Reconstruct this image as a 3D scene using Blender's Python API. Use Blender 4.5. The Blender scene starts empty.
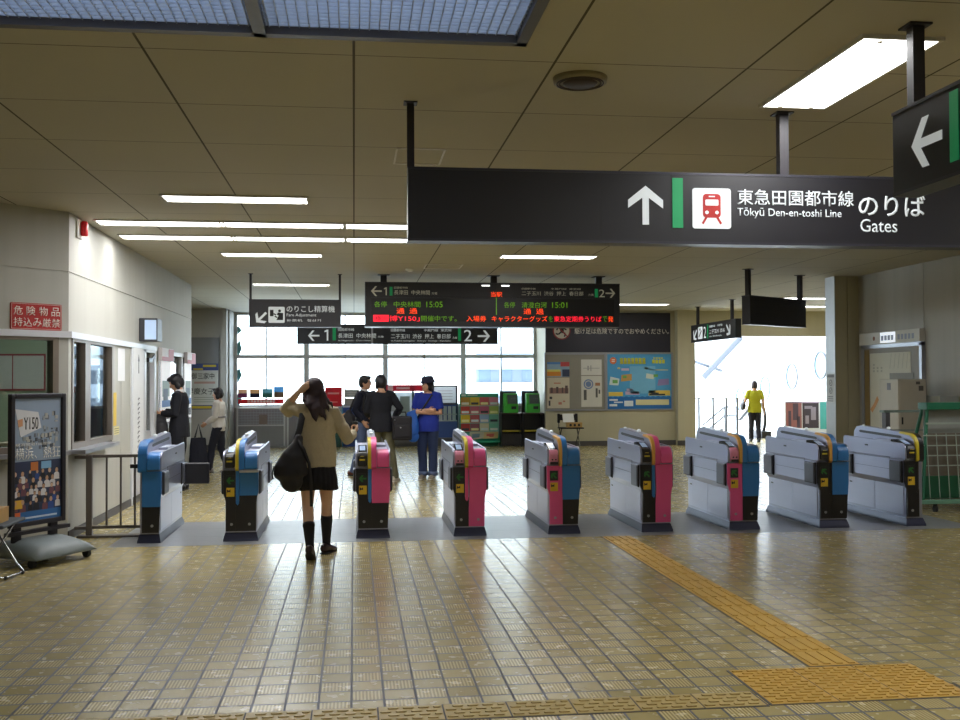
import bpy, bmesh, math, random
from mathutils import Vector as V, Matrix as M, noise as NZ
random.seed(7)
S = bpy.context.scene
COL = S.collection
PI = math.pi

# ---------------------------------------------------------------- camera model of the photograph
FPX = 1027.0
HC = 1.575
yaw, pit, rho = math.atan(126/FPX), math.atan(21.5/FPX), -.004
CF = V((math.sin(yaw)*math.cos(pit), math.cos(yaw)*math.cos(pit), math.sin(pit)))
r0 = V((math.cos(yaw), -math.sin(yaw), 0)); u0 = r0.cross(CF)
CR = r0*math.cos(rho)+u0*math.sin(rho); CU = u0*math.cos(rho)-r0*math.sin(rho)
def ray(px, py): return CF+CR*((px-480)/FPX)+CU*((360-py)/FPX)
def atY(px, py, y):
    d = ray(px, py); return V((0, 0, HC))+d*(y/d.y)
def atX(px, py, x):
    d = ray(px, py); return V((0, 0, HC))+d*(x/d.x)

cam = bpy.data.cameras.new('camera'); cam.sensor_width = 36; cam.lens = FPX/960*36; cam.clip_end = 300; cam.clip_start = .05
co = bpy.data.objects.new('camera', cam); COL.objects.link(co)
co.matrix_world = M(((CR.x, CU.x, -CF.x, 0), (CR.y, CU.y, -CF.y, 0), (CR.z, CU.z, -CF.z, HC), (0, 0, 0, 1)))
S.camera = co

# ---------------------------------------------------------------- materials
def lin(h):
    h = h.lstrip('#'); o = []
    for i in (0, 2, 4):
        c = int(h[i:i+2], 16)/255
        o.append(c/12.92 if c <= .04045 else ((c+.055)/1.055)**2.4)
    return tuple(o)
MATS = {}
def pm(name, col, rough=.5, metal=0., var=.06, scale=9., bump=0., emit=0., stretch=None):
    """a principled material whose colour and gloss vary with a noise"""
    if name in MATS: return MATS[name]
    m = bpy.data.materials.new(name); m.use_nodes = True; MATS[name] = m
    nt = m.node_tree; N = nt.nodes; L = nt.links; b = N['Principled BSDF']
    c = lin(col) if isinstance(col, str) else col
    tc = N.new('ShaderNodeTexCoord'); mp = N.new('ShaderNodeMapping'); nz = N.new('ShaderNodeTexNoise')
    L.new(tc.outputs['Object'], mp.inputs[0]); L.new(mp.outputs[0], nz.inputs['Vector'])
    if stretch: mp.inputs['Scale'].default_value = stretch
    nz.inputs['Scale'].default_value = scale; nz.inputs['Detail'].default_value = 4
    mx = N.new('ShaderNodeMix'); mx.data_type = 'RGBA'
    L.new(nz.outputs['Fac'], mx.inputs['Factor'])
    mx.inputs['A'].default_value = tuple(max(0, x*(1-var)) for x in c)+(1,)
    mx.inputs['B'].default_value = tuple(min(1, x*(1+var)) for x in c)+(1,)
    L.new(mx.outputs['Result'], b.inputs['Base Color'])
    b.inputs['Roughness'].default_value = rough; b.inputs['Metallic'].default_value = metal
    if emit:
        L.new(mx.outputs['Result'], b.inputs['Emission Color']); b.inputs['Emission Strength'].default_value = emit
    if bump:
        bp = N.new('ShaderNodeBump'); bp.inputs['Strength'].default_value = bump; bp.inputs['Distance'].default_value = .01
        L.new(nz.outputs['Fac'], bp.inputs['Height']); L.new(bp.outputs['Normal'], b.inputs['Normal'])
    return m
def glass_mat(name, col, gloss, rough=.02):
    if name in MATS: return MATS[name]
    m = bpy.data.materials.new(name); m.use_nodes = True; MATS[name] = m
    nt = m.node_tree; N = nt.nodes; L = nt.links
    N.remove(N['Principled BSDF']); out = N['Material Output']
    t = N.new('ShaderNodeBsdfTransparent'); t.inputs[0].default_value = lin(col)+(1,)
    g = N.new('ShaderNodeBsdfGlossy'); g.inputs['Roughness'].default_value = rough
    fr = N.new('ShaderNodeFresnel'); fr.inputs[0].default_value = 1.45
    ma = N.new('ShaderNodeMath'); ma.operation = 'MULTIPLY'; ma.inputs[1].default_value = gloss
    L.new(fr.outputs[0], ma.inputs[0])
    mx = N.new('ShaderNodeMixShader'); L.new(ma.outputs[0], mx.inputs[0]); L.new(t.outputs[0], mx.inputs[1]); L.new(g.outputs[0], mx.inputs[2])
    L.new(mx.outputs[0], out.inputs[0])
    return m

# ---------------------------------------------------------------- mesh helpers
def B(): return bmesh.new()
def box(bm, a, b):
    x0, x1 = sorted((a[0], b[0])); y0, y1 = sorted((a[1], b[1])); z0, z1 = sorted((a[2], b[2]))
    v = [bm.verts.new(p) for p in ((x0,y0,z0),(x1,y0,z0),(x1,y1,z0),(x0,y1,z0),(x0,y0,z1),(x1,y0,z1),(x1,y1,z1),(x0,y1,z1))]
    for f in ((3,2,1,0),(4,5,6,7),(0,1,5,4),(1,2,6,5),(2,3,7,6),(3,0,4,7)): bm.faces.new([v[i] for i in f])
    return bm
def merge(bm, other, mat=None):
    if mat is not None: bmesh.ops.transform(other, matrix=mat, verts=other.verts)
    me = bpy.data.meshes.new('tmp'); other.to_mesh(me); other.free(); bm.from_mesh(me); bpy.data.meshes.remove(me)
    return bm
def rbox(bm, a, b, r=.01, seg=2):
    t = B(); box(t, a, b); bmesh.ops.bevel(t, geom=t.edges[:], offset=r, segments=seg, profile=.5, affect='EDGES')
    return merge(bm, t)
def prism(bm, pts, off):
    """a flat outline (3D points) pushed along off"""
    off = V(off); a = [bm.verts.new(p) for p in pts]; b = [bm.verts.new(V(p)+off) for p in pts]; n = len(pts)
    nrm = V((0, 0, 0))
    for i in range(n): nrm += V(pts[i]).cross(V(pts[(i+1) % n]))
    flip = nrm.dot(off) > 0
    bm.faces.new(a[::-1] if flip else a); bm.faces.new(b if flip else b[::-1])
    for i in range(n):
        q = [a[i], a[(i+1) % n], b[(i+1) % n], b[i]]; bm.faces.new(q if flip else q[::-1])
    return bm
def bprism(bm, pts, off, r=.006, seg=2):
    t = B(); prism(t, pts, off); bmesh.ops.bevel(t, geom=t.edges[:], offset=r, segments=seg, profile=.5, affect='EDGES'); return merge(bm, t)
def loft(bm, rings, cap=True):
    R = [[bm.verts.new(p) for p in r] for r in rings]; n = len(R[0])
    for a, b in zip(R, R[1:]):
        for i in range(n): bm.faces.new((a[i], a[(i+1) % n], b[(i+1) % n], b[i]))
    if cap: bm.faces.new(R[0][::-1]); bm.faces.new(R[-1])
    return bm
def tube(bm, pts, rad, n=10, flat=1., up=None, rounded=False):
    """a tube through points; rad is a radius, a list of radii, or a list of (across, deep) pairs"""
    pts = [V(p) for p in pts]; k = len(pts)
    if not isinstance(rad, (list, tuple)): rad = [rad]*k
    rad = [(r, r*flat) if not isinstance(r, (list, tuple)) else r for r in rad]
    if rounded:
        d0 = (pts[0]-pts[1]).normalized(); d1 = (pts[-1]-pts[-2]).normalized(); R0 = rad[0]; R1 = rad[-1]
        pre = [(pts[0]+d0*max(R0)*s, (R0[0]*c, R0[1]*c)) for s, c in ((.97, .22), (.75, .66), (.4, .92))]
        post = [(pts[-1]+d1*max(R1)*s, (R1[0]*c, R1[1]*c)) for s, c in ((.4, .92), (.75, .66), (.97, .22))]
        pts = [p for p, _ in pre]+pts+[p for p, _ in post]; rad = [r for _, r in pre]+rad+[r for _, r in post]; k = len(pts)
    T = [(pts[min(i+1, k-1)]-pts[max(i-1, 0)]).normalized() for i in range(k)]
    ref = V(up) if up else (V((1, 0, 0)) if abs(T[0].x) < .9 else V((0, 1, 0)))
    rings = []
    for i in range(k):
        if i and not up: ref = a
        a = (ref-T[i]*ref.dot(T[i])).normalized(); b = T[i].cross(a)
        rings.append([pts[i]+a*(math.cos(2*PI*j/n)*rad[i][0])+b*(math.sin(2*PI*j/n)*rad[i][1]) for j in range(n)])
    return loft(bm, rings)
def zloft(bm, rows, n=16):
    """ellipses stacked upwards: rows of (z, x, y, rx, ry)"""
    return loft(bm, [[V((x+math.cos(2*PI*j/n)*rx, y+math.sin(2*PI*j/n)*ry, z)) for j in range(n)] for z, x, y, rx, ry in rows])
def ball(bm, c, r, n=12):
    r = (r, r, r) if not isinstance(r, (tuple, list)) else r
    t = B(); bmesh.ops.create_uvsphere(t, u_segments=n, v_segments=max(6, n//2+2), radius=1)
    return merge(bm, t, M.Translation(c) @ M.Diagonal((r[0], r[1], r[2], 1)))

def off_of(p):
    o = V((0, 0, 0))
    while p is not None: o += p.location; p = p.parent
    return o
def obj(name, bm, mat, parent=None, smooth=False, local=False, label=None):
    bmesh.ops.recalc_face_normals(bm, faces=bm.faces[:])
    me = bpy.data.meshes.new(name); bm.to_mesh(me); bm.free()
    return link(name, me, mat, parent, smooth, local, label)
def link(name, me, mat, parent=None, smooth=False, local=False, label=None):
    if parent is not None and not local: me.transform(M.Translation(-off_of(parent)))
    me.materials.clear(); me.materials.append(mat)
    if smooth:
        for p in me.polygons: p.use_smooth = True
    o = bpy.data.objects.new(name, me); COL.objects.link(o)
    if parent is not None: o.parent = parent
    if label: o['label'] = label
    return o
def tag(o, label, cat, group=None, kind=None):
    o['label'] = label; o['category'] = cat
    if group: o['group'] = group
    if kind: o['kind'] = kind
    return o
def thing(name, label, cat, loc=(0, 0, 0), rz=0, group=None):
    o = bpy.data.objects.new(name, None); o.empty_display_size = .1; COL.objects.link(o)
    o.location = loc; o.rotation_euler = (0, 0, rz)
    return tag(o, label, cat, group)
def single(name, bm, mat, label, cat, group=None, smooth=False):
    """a thing of one mesh, its origin at the middle of its base"""
    bmesh.ops.recalc_face_normals(bm, faces=bm.faces[:])
    me = bpy.data.meshes.new(name); bm.to_mesh(me); bm.free()
    c = [v.co for v in me.vertices]
    p = V((sum((min(v[i] for v in c), max(v[i] for v in c)))/2 for i in range(3))); p.z = min(v.z for v in c)
    me.transform(M.Translation(-p)); o = link(name, me, mat, None, smooth); o.location = p
    return tag(o, label, cat, group)
def struct(name, bm, mat, smooth=False, parent=None):
    o = obj(name, bm, mat, parent, smooth)
    if parent is None: o['kind'] = 'structure'
    return o
def copy_tree(o, parent=None):
    c = o.copy(); COL.objects.link(c); c.parent = parent
    for ch in list(o.children):
        copy_tree(ch, c)
    return c

class Pl:
    """a plane in the place: origin, direction along, direction up; c counts outwards"""
    def __init__(s, O, r=(1, 0, 0), u=(0, 0, 1)):
        s.O = V(O); s.r = V(r).normalized(); s.u = V(u).normalized(); s.n = s.r.cross(s.u)
    def p(s, a, b, c=0.): return s.O+s.r*a+s.u*b+s.n*c
    def box(s, bm, a0, b0, a1, b1, c0=0., c1=.004):
        t = B(); box(t, (a0, b0, c0), (a1, b1, c1)); return merge(bm, t, s.mat())
    def rbox(s, bm, a0, b0, a1, b1, c0, c1, r):
        t = B(); rbox(t, (a0, b0, c0), (a1, b1, c1), r); return merge(bm, t, s.mat())
    def mat(s):
        return M(((s.r.x, s.u.x, s.n.x, s.O.x), (s.r.y, s.u.y, s.n.y, s.O.y), (s.r.z, s.u.z, s.n.z, s.O.z), (0, 0, 0, 1)))
    def poly(s, bm, pts, c0=0., c1=.004):
        return prism(bm, [s.p(a, b, c0) for a, b in pts], s.n*(c1-c0))
    def rrect(s, bm, a0, b0, a1, b1, r, c0=0., c1=.004):
        P = []
        for cx, cy, t0 in ((a1-r, b1-r, 0), (a0+r, b1-r, 90), (a0+r, b0+r, 180), (a1-r, b0+r, 270)):
            for k in range(5):
                t = math.radians(t0+k*22.5); P.append((cx+r*math.cos(t), cy+r*math.sin(t)))
        return s.poly(bm, P, c0, c1)
    def disc(s, bm, a, b, r, c0=0., c1=.004, n=24, ry=None):
        return s.poly(bm, [(a+r*math.cos(2*PI*i/n), b+(ry or r)*math.sin(2*PI*i/n)) for i in range(n)], c0, c1)
    def ring(s, bm, a, b, r, w, c0=0., c1=.004, n=28):
        o = [(math.cos(2*PI*i/n), math.sin(2*PI*i/n)) for i in range(n)]
        for i in range(n):
            p, q = o[i], o[(i+1) % n]
            s.poly(bm, [(a+p[0]*r, b+p[1]*r), (a+q[0]*r, b+q[1]*r), (a+q[0]*(r-w), b+q[1]*(r-w)), (a+p[0]*(r-w), b+p[1]*(r-w))], c0, c1)
        return bm
    def bar(s, bm, a0, b0, a1, b1, w, c0=0., c1=.004):
        d = V((a1-a0, b1-b0)).normalized()*w/2; e = V((-d.y, d.x))
        return s.poly(bm, [(a0+e.x, b0+e.y), (a0-e.x, b0-e.y), (a1-e.x, b1-e.y), (a1+e.x, b1+e.y)], c0, c1)
    def arrow(s, bm, a, b, size, deg, w=.14, c0=0., c1=.004):
        """a sign arrow of shaft and open head"""
        t = math.radians(deg); d = V((math.cos(t), math.sin(t))); e = V((-d.y, d.x)); h = size/2
        P = lambda x, y: (a+d.x*x+e.x*y, b+d.y*x+e.y*y)
        k = w*size; q = size*.46
        s.poly(bm, [P(-h, k/2), P(-h, -k/2), P(h-k*.7, -k/2), P(h-k*.7, k/2)], c0, c1)
        for g in (1, -1):
            s.poly(bm, [P(h, 0), P(h-k*1.45, 0), P(h-q-k*.7, g*q*1.), P(h-q+k*.55, g*q*1.)], c0, c1+.0004)
        return bm

def one(pl, a0, b0, a1, b1, mat, parent, name='lettering'):
    w = a1-a0; h = b1-b0; b = B(); pl.poly(b, [(a1, b1), (a1-w*.38, b1), (a0, b1-h*.12), (a0, b1-h*.24), (a1-w*.42, b1-h*.2), (a1-w*.42, b0), (a1, b0)], .002, .005); return obj(name, b, mat, parent)
def text(s, pl, a0, b0, a1, b1, mat, parent, c=.004, name='lettering', depth=.0015, local=False, bold=.001):
    """lettering fitted to a rectangle of a plane, as a mesh"""
    cu = bpy.data.curves.new('t', 'FONT'); cu.body = s; cu.size = 1; cu.resolution_u = 3; cu.offset = bold
    o = bpy.data.objects.new('t', cu); COL.objects.link(o)
    dg = bpy.context.evaluated_depsgraph_get(); me = bpy.data.meshes.new_from_object(o.evaluated_get(dg))
    bpy.data.objects.remove(o); bpy.data.curves.remove(cu)
    xs = [v.co.x for v in me.vertices]; ys = [v.co.y for v in me.vertices]
    sx = (a1-a0)/(max(xs)-min(xs)); sy = (b1-b0)/(max(ys)-min(ys))
    if hasattr(pl, 'fit'): a0, b0, sx, sy = pl.fit(a0, b0, sx, sy)
    T = pl.mat() @ M.Translation((a0-min(xs)*sx, b0-min(ys)*sy, c)) @ M.Diagonal((sx, sy, 1, 1))
    me.transform(T)
    bm = B(); bm.from_mesh(me); bpy.data.meshes.remove(me)
    r = bmesh.ops.extrude_face_region(bm, geom=bm.faces[:])
    bmesh.ops.translate(bm, vec=pl.n*depth, verts=[g for g in r['geom'] if isinstance(g, bmesh.types.BMVert)])
    return obj(name, bm, mat, parent, local=local)
FRONT = dict(r=(1, 0, 0))

# palette
m_sign = pm('sign_black', '#1c1b20', .42, var=.1)
m_post = pm('post_dark', '#211d24', .45, var=.1)
m_white = pm('sign_white', '#dfe6ea', .5, var=.02, emit=.18)  # faint glow added to sign whites, greens and reds to brighten them
m_green = pm('sign_green', '#12965a', .5, var=.04, emit=.12)
m_red = pm('sign_red', '#b01c18', .6, var=.04, emit=.05)
m_steel = pm('steel', '#b9bcc6', .28, .9, .08, 3, stretch=(1, 1, 14))
m_alu = pm('aluminium', '#a3a4ab', .38, .7, .06, 5)
m_dark = pm('dark_plastic', '#17161a', .4, var=.15)
m_blackg = pm('black_gloss', '#101014', .15, var=.1)
m_paper = pm('paper', '#e2e2dd', .7, var=.03)
m_ink = pm('ink', '#26262b', .7)
m_tube = pm('lamp_diffuser', (1, 1, 1), .5, var=0, emit=14.5)
m_frame = pm('window_frame', '#d3d5db', .4, .1, .05)
m_glass = glass_mat('clear_glass', '#f3f8f7', .9)
m_rubber = pm('rubber', '#1b1b1c', .7)
def tm(h, name):
    """card or paper that lets some daylight through"""
    if name in MATS: return MATS[name]
    m = pm(name, h, .6, var=.03); nt = m.node_tree; N = nt.nodes; L = nt.links
    t = N.new('ShaderNodeBsdfTranslucent'); L.new(N['Mix'].outputs['Result'], t.inputs[0]); mx = N.new('ShaderNodeMixShader'); mx.inputs[0].default_value = .5
    L.new(N['Principled BSDF'].outputs[0], mx.inputs[1]); L.new(t.outputs[0], mx.inputs[2]); L.new(mx.outputs[0], N['Material Output'].inputs[0])
    return m
def rgb(h, name=None, rough=.55, var=.05, emit=0.): return pm(name or 'paint_'+h.lstrip('#')+('e' if emit else ''), h, rough, 0, var, emit=emit)
# ================================================================ setting
ZC = 3.3
XL, XR = -2.85, 8.33
def floor_mat():
    m = bpy.data.materials.new('floor_tiles'); m.use_nodes = True; nt = m.node_tree; N = nt.nodes; L = nt.links; b = N['Principled BSDF']
    def math_(op, a, c=None, clamp=False):
        n = N.new('ShaderNodeMath'); n.operation = op; n.use_clamp = clamp
        for i, x in enumerate((a, c)):
            if x is None: continue
            if isinstance(x, (int, float)): n.inputs[i].default_value = x
            else: L.new(x, n.inputs[i])
        return n.outputs[0]
    def mix(f, a, c):
        n = N.new('ShaderNodeMix'); n.data_type = 'RGBA'
        if isinstance(f, (int, float)): n.inputs['Factor'].default_value = f
        else: L.new(f, n.inputs['Factor'])
        for k, x in (('A', a), ('B', c)):
            if isinstance(x, tuple): n.inputs[k].default_value = x+(1,)
            else: L.new(x, n.inputs[k])
        return n.outputs['Result']
    tc = N.new('ShaderNodeTexCoord'); sp = N.new('ShaderNodeSeparateXYZ'); L.new(tc.outputs['Object'], sp.inputs[0])
    x, y = sp.outputs[0], sp.outputs[1]
    u = math_('DIVIDE', math_('ADD', x, .065+16.0*1), .1605); v = math_('DIVIDE', math_('ADD', y, -5.03+16.5), .1645)
    iu, iv = math_('FLOOR', u), math_('FLOOR', v); fu, fv = math_('FRACT', u), math_('FRACT', v)
    # distance to the joints
    du = math_('MINIMUM', fu, math_('SUBTRACT', 1, fu)); dv = math_('MINIMUM', fv, math_('SUBTRACT', 1, fv))
    gu = math_('LESS_THAN', du, .038); gv = math_('LESS_THAN', dv, .045); gr = math_('MAXIMUM', gu, gv)
    par = math_('MODULO', math_('ADD', iu, iv), 2.)       # every other tile is ribbed
    par = math_('GREATER_THAN', par, .5)
    rib = math_('GREATER_THAN', math_('FRACT', math_('MULTIPLY', fu, 9.)), .52)
    rib = math_('MULTIPLY', rib, par); rib = math_('MULTIPLY', rib, math_('GREATER_THAN', dv, .06))
    cv = N.new('ShaderNodeCombineXYZ'); L.new(iu, cv.inputs[0]); L.new(iv, cv.inputs[1])
    wn = N.new('ShaderNodeTexWhiteNoise'); wn.noise_dimensions = '2D'; L.new(cv.outputs[0], wn.inputs['Vector'])
    n1 = N.new('ShaderNodeTexNoise'); n1.inputs['Scale'].default_value = .55; n1.inputs['Detail'].default_value = 3; L.new(tc.outputs['Object'], n1.inputs['Vector'])
    n2 = N.new('ShaderNodeTexNoise'); n2.inputs['Scale'].default_value = 14; n2.inputs['Detail'].default_value = 5; L.new(tc.outputs['Object'], n2.inputs['Vector'])
    base = mix(wn.outputs['Value'], lin('#998a55'), lin('#bfaf78'))
    base = mix(math_('MULTIPLY', n1.outputs['Fac'], .55), base, lin('#a5945a'))
    base = mix(math_('MULTIPLY', n2.outputs['Fac'], .22), base, lin('#7c6a42'))
    base = mix(math_('MULTIPLY', par, .35), base, lin('#c9b67c'))
    base = mix(math_('MULTIPLY', rib, .55), base, lin('#dccb97'))
    base = mix(math_('MULTIPLY', math_('SUBTRACT', par, rib, True), .45), base, lin('#5f5336'))
    col = mix(gr, base, lin('#38383e'))
    # concrete inset along the row of gates
    cm = math_('MULTIPLY', math_('GREATER_THAN', y, 10.22), math_('LESS_THAN', y, 11.95))
    cm = math_('MULTIPLY', cm, math_('MULTIPLY', math_('GREATER_THAN', x, -2.35), math_('LESS_THAN', x, 6.6)))
    n3 = N.new('ShaderNodeTexNoise'); n3.inputs['Scale'].default_value = 2.2; n3.inputs['Detail'].default_value = 6; L.new(tc.outputs['Object'], n3.inputs['Vector'])
    gcol = mix(n3.outputs['Fac'], lin('#74767a'), lin('#8e9092'))
    fj = math_('LESS_THAN', math_('MINIMUM', math_('FRACT', math_('MULTIPLY', math_('SUBTRACT', y, 10.22), 1/.57)), 1.), .02)
    gcol = mix(fj, gcol, lin('#55565a'))
    col = mix(cm, col, gcol)
    L.new(col, b.inputs['Base Color'])
    rg = math_('ADD', .2, math_('MULTIPLY', n2.outputs['Fac'], .12)); rg = math_('ADD', rg, math_('MULTIPLY', math_('MULTIPLY', gr, math_('SUBTRACT', 1., cm)), .35)); rg = math_('ADD', rg, math_('MULTIPLY', cm, .12))
    L.new(rg, b.inputs['Roughness']); b.inputs['Specular IOR Level'].default_value = .75
    h = math_('SUBTRACT', 1., gr); h = math_('MULTIPLY', h, math_('SUBTRACT', 1., cm))
    bp = N.new('ShaderNodeBump'); bp.inputs['Strength'].default_value = .2; bp.inputs['Distance'].default_value = .0025
    L.new(h, bp.inputs['Height']); L.new(bp.outputs[0], b.inputs['Normal'])
    return m
struct('floor', box(B(), (-7.6, -5, -.1), (14.2, 27.2, 0)), floor_mat())

def wall_mat(name, a, c, joints=()):
    m = pm(name, a, .62, var=.05, scale=1.2, bump=.05)
    nt = m.node_tree; N = nt.nodes; L = nt.links
    n = N.new('ShaderNodeTexNoise'); mp = N.new('ShaderNodeMapping'); tc = N.new('ShaderNodeTexCoord')
    mp.inputs['Scale'].default_value = (5, 5, .25); L.new(tc.outputs['Object'], mp.inputs[0]); L.new(mp.outputs[0], n.inputs['Vector']); n.inputs['Scale'].default_value = 1; n.inputs['Detail'].default_value = 5
    mx = N.new('ShaderNodeMix'); mx.data_type = 'RGBA'; b = N['Principled BSDF']
    old = b.inputs['Base Color'].links[0].from_socket
    rp = N.new('ShaderNodeMapRange'); rp.inputs[1].default_value = .45; rp.inputs[2].default_value = .75; rp.inputs[4].default_value = .35; L.new(n.outputs['Fac'], rp.inputs[0])
    L.new(rp.outputs[0], mx.inputs['Factor']); L.new(old, mx.inputs['A']); mx.inputs['B'].default_value = lin(c)+(1,)
    L.new(mx.outputs['Result'], b.inputs['Base Color'])
    return m
m_wall = wall_mat('wall_concrete', '#b3b2aa', '#9c9a92')
m_wallr = wall_mat('wall_panel_right', '#b0aca2', '#98948a')
m_wallb = wall_mat('wall_back_cream', '#b8b196', '#a8a188')
m_base = pm('baseboard_grey', '#4c4848', .6)
m_whitewall = pm('hall_white', '#e9ecec', .7, var=.02)
m_office = pm('office_wall', '#9fb39c', .7)

def ceil_mat():
    m = bpy.data.materials.new('ceiling_panels'); m.use_nodes = True; nt = m.node_tree; N = nt.nodes; L = nt.links; b = N['Principled BSDF']
    tc = N.new('ShaderNodeTexCoord'); sp = N.new('ShaderNodeSeparateXYZ'); L.new(tc.outputs['Object'], sp.inputs[0])
    def joint(sock, off, per, w):
        a = N.new('ShaderNodeMath'); a.operation = 'ADD'; L.new(sock, a.inputs[0]); a.inputs[1].default_value = off
        d = N.new('ShaderNodeMath'); d.operation = 'DIVIDE'; L.new(a.outputs[0], d.inputs[0]); d.inputs[1].default_value = per
        f = N.new('ShaderNodeMath'); f.operation = 'FRACT'; L.new(d.outputs[0], f.inputs[0])
        g = N.new('ShaderNodeMath'); g.operation = 'LESS_THAN'; L.new(f.outputs[0], g.inputs[0]); g.inputs[1].default_value = w/per
        return g.outputs[0]
    j1 = joint(sp.outputs[0], 10.8+.006, 1.08, .014); j2 = joint(sp.outputs[1], 10.6-5.424, 1.06, .010)
    mx0 = N.new('ShaderNodeMath'); mx0.operation = 'MULTIPLY'; L.new(j2, mx0.inputs[0]); mx0.inputs[1].default_value = .9
    jm = N.new('ShaderNodeMath'); jm.operation = 'MAXIMUM'; L.new(j1, jm.inputs[0]); L.new(mx0.outputs[0], jm.inputs[1])
    nz = N.new('ShaderNodeTexNoise'); nz.inputs['Scale'].default_value = .7; nz.inputs['Detail'].default_value = 5; L.new(tc.outputs['Object'], nz.inputs['Vector'])
    a = N.new('ShaderNodeMix'); a.data_type = 'RGBA'; a.inputs['A'].default_value = lin('#b4b0a2')+(1,); a.inputs['B'].default_value = lin('#c3beae')+(1,); L.new(nz.outputs['Fac'], a.inputs['Factor'])
    c = N.new('ShaderNodeMix'); c.data_type = 'RGBA'; L.new(jm.outputs[0], c.inputs['Factor']); L.new(a.outputs['Result'], c.inputs['A']); c.inputs['B'].default_value = lin('#4a4438')+(1,)
    L.new(c.outputs['Result'], b.inputs['Base Color']); b.inputs['Roughness'].default_value = .75
    return m
LX0, LX1, LY0, LY1 = -4.1, .86, 3.4, 5.06       # opening of the louvred light
cb = B()
box(cb, (-7.6, -5, ZC), (14.2, LY0, ZC+.25)); box(cb, (-7.6, LY1, ZC), (14.2, 26, ZC+.25))
box(cb, (-7.6, LY0, ZC), (LX0, LY1, ZC+.25)); box(cb, (LX1, LY0, ZC), (14.2, LY1, ZC+.25))
struct('ceiling', cb, ceil_mat())

# ---- left wall: panels above, windows and doors below
pL = Pl((XL, 0, 0), (0, 1, 0))
wl = B()
ZH = 2.06
pL.box(wl, 10.75, 2.70, 18.6, ZC, -.14, 0); pL.box(wl, 10.75, ZH, 18.6, 2.685, -.14, 0); pL.box(wl, 10.75, 2.68, 18.6, 2.71, -.14, -.012)
pL.box(wl, 10.75, 0, 10.86, ZH, -.14, 0)
pL.box(wl, 10.86, 0, 12.64, .86, -.14, 0)
pL.box(wl, 12.64, 0, 13.10, ZH, -.14, 0); pL.box(wl, 13.112, 0, 13.64, ZH, -.14, 0); pL.box(wl, 13.0, 0, 13.2, ZH, -.14, -.01)
pL.box(wl, 15.26, 0, 15.5, ZH, -.14, 0); pL.box(wl, 15.5, 0, 18.6, .88, -.14, 0); pL.box(wl, 18.5, .88, 18.6, ZH, -.14, 0)
box(wl, (-4.2, 18.46, 0), (XL-.14, 18.6, ZC))
struct('wall_left', wl, m_wall)
# chamfered wall towards the camera
q = math.sqrt(.5)
pC = Pl((XL, 10.75, 0), (q, q, 0))
wc = B()
pC.box(wc, -4.3, 2.70, 0, ZC, -.14, 0); pC.box(wc, -4.3, ZH, 0, 2.685, -.14, 0); pC.box(wc, -4.3, 2.68, 0, 2.71, -.14, -.012)
pC.box(wc, -4.3, 0, 0, .86, -.14, 0); pC.box(wc, -.11, .86, 0, ZH, -.14, 0); pC.box(wc, -4.3, .86, -1.9, ZH, -.14, 0)
box(wc, (-6.1, -5, 0), (-5.85, 7.8, ZC))
struct('wall_near', wc, m_wall)
m_wframe = pm('sash_frame', '#847a70', .4, .4, .06)
def window_unit(n, pl, a0, b0, a1, b1, mull, w=.05, c0=-.1, c1=.012, mat=m_wframe, glass=m_glass, trans=()):
    f = B()
    pl.box(f, a0, b0, a0+w, b1, c0, c1); pl.box(f, a1-w, b0, a1, b1, c0, c1); pl.box(f, a0+w, b1-w, a1-w, b1, c0, c1); pl.box(f, a0+w, b0, a1-w, b0+w, c0, c1)
    for a, ww in mull: pl.box(f, a-ww/2, b0+w, a+ww/2, b1-w, c0+.01, c1-.004)
    for b, ww in trans: pl.box(f, a0+w, b-ww/2, a1-w, b+ww/2, c0+.012, c1-.006)
    o = struct('window_%d' % n, f, mat)
    g = B(); pl.box(g, a0+w*.5, b0+w*.5, a1-w*.5, b1-w*.5, (c0+c1)/2-.004, (c0+c1)/2+.004)
    obj('pane', g, glass, o)
    return o
window_unit(1, pL, 10.86, .9, 12.64, ZH, [(11.49, .22)], .06)
window_unit(2, pC, -1.9, .9, -.11, ZH, [], .06)
# lintel trims and the steel counter ledge under both windows
t = B(); pL.box(t, 10.75, ZH-.03, 15.3, ZH+.035, 0, .03); pC.box(t, -2.1, ZH-.03, 0.02, ZH+.035, 0, .03); struct('trim_1', t, m_frame)
t = B(); pL.box(t, 10.78, .86, 12.3, .9, -.14, .16); pC.box(t, -1.95, .86, -.02, .9, -.14, .10); struct('trim_2', t, m_alu)
# door in the left wall
d = B(); pL.box(d, 13.64, 0, 13.7, ZH, -.12, .02); pL.box(d, 14.42, 0, 14.56, ZH, -.12, .02); pL.box(d, 15.14, 0, 15.26, ZH, -.12, .02); pL.box(d, 13.7, ZH-.06, 15.14, ZH, -.12, .02)
pL.box(d, 14.56, .02, 15.14, .9, -.07, -.03); pL.box(d, 13.7, .02, 14.42, .5, -.07, -.03)
do = struct('door_1', d, m_frame)
g = B(); pL.box(g, 14.56, .9, 15.14, ZH-.06, -.055, -.045); pL.box(g, 13.7, .5, 14.42, ZH-.06, -.055, -.045); obj('pane', g, glass_mat('door_glass', '#c9d4d0', .9), do)
g = B(); pL.box(g, 14.6, 1.86, 14.86, 1.92, -.03, .05); pL.bar(g, 14.85, 1.9, 15.1, 1.97, .03, .02, .04); obj('door_closer', g, m_dark, do)
# window bay near the far end of the left wall
window_unit(3, pL, 15.5, .88, 18.5, ZH, [(16.45, .1), (17.6, .12)], .06, mat=m_frame, glass=glass_mat('bay_glass', '#b9c2bf', .9))

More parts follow.
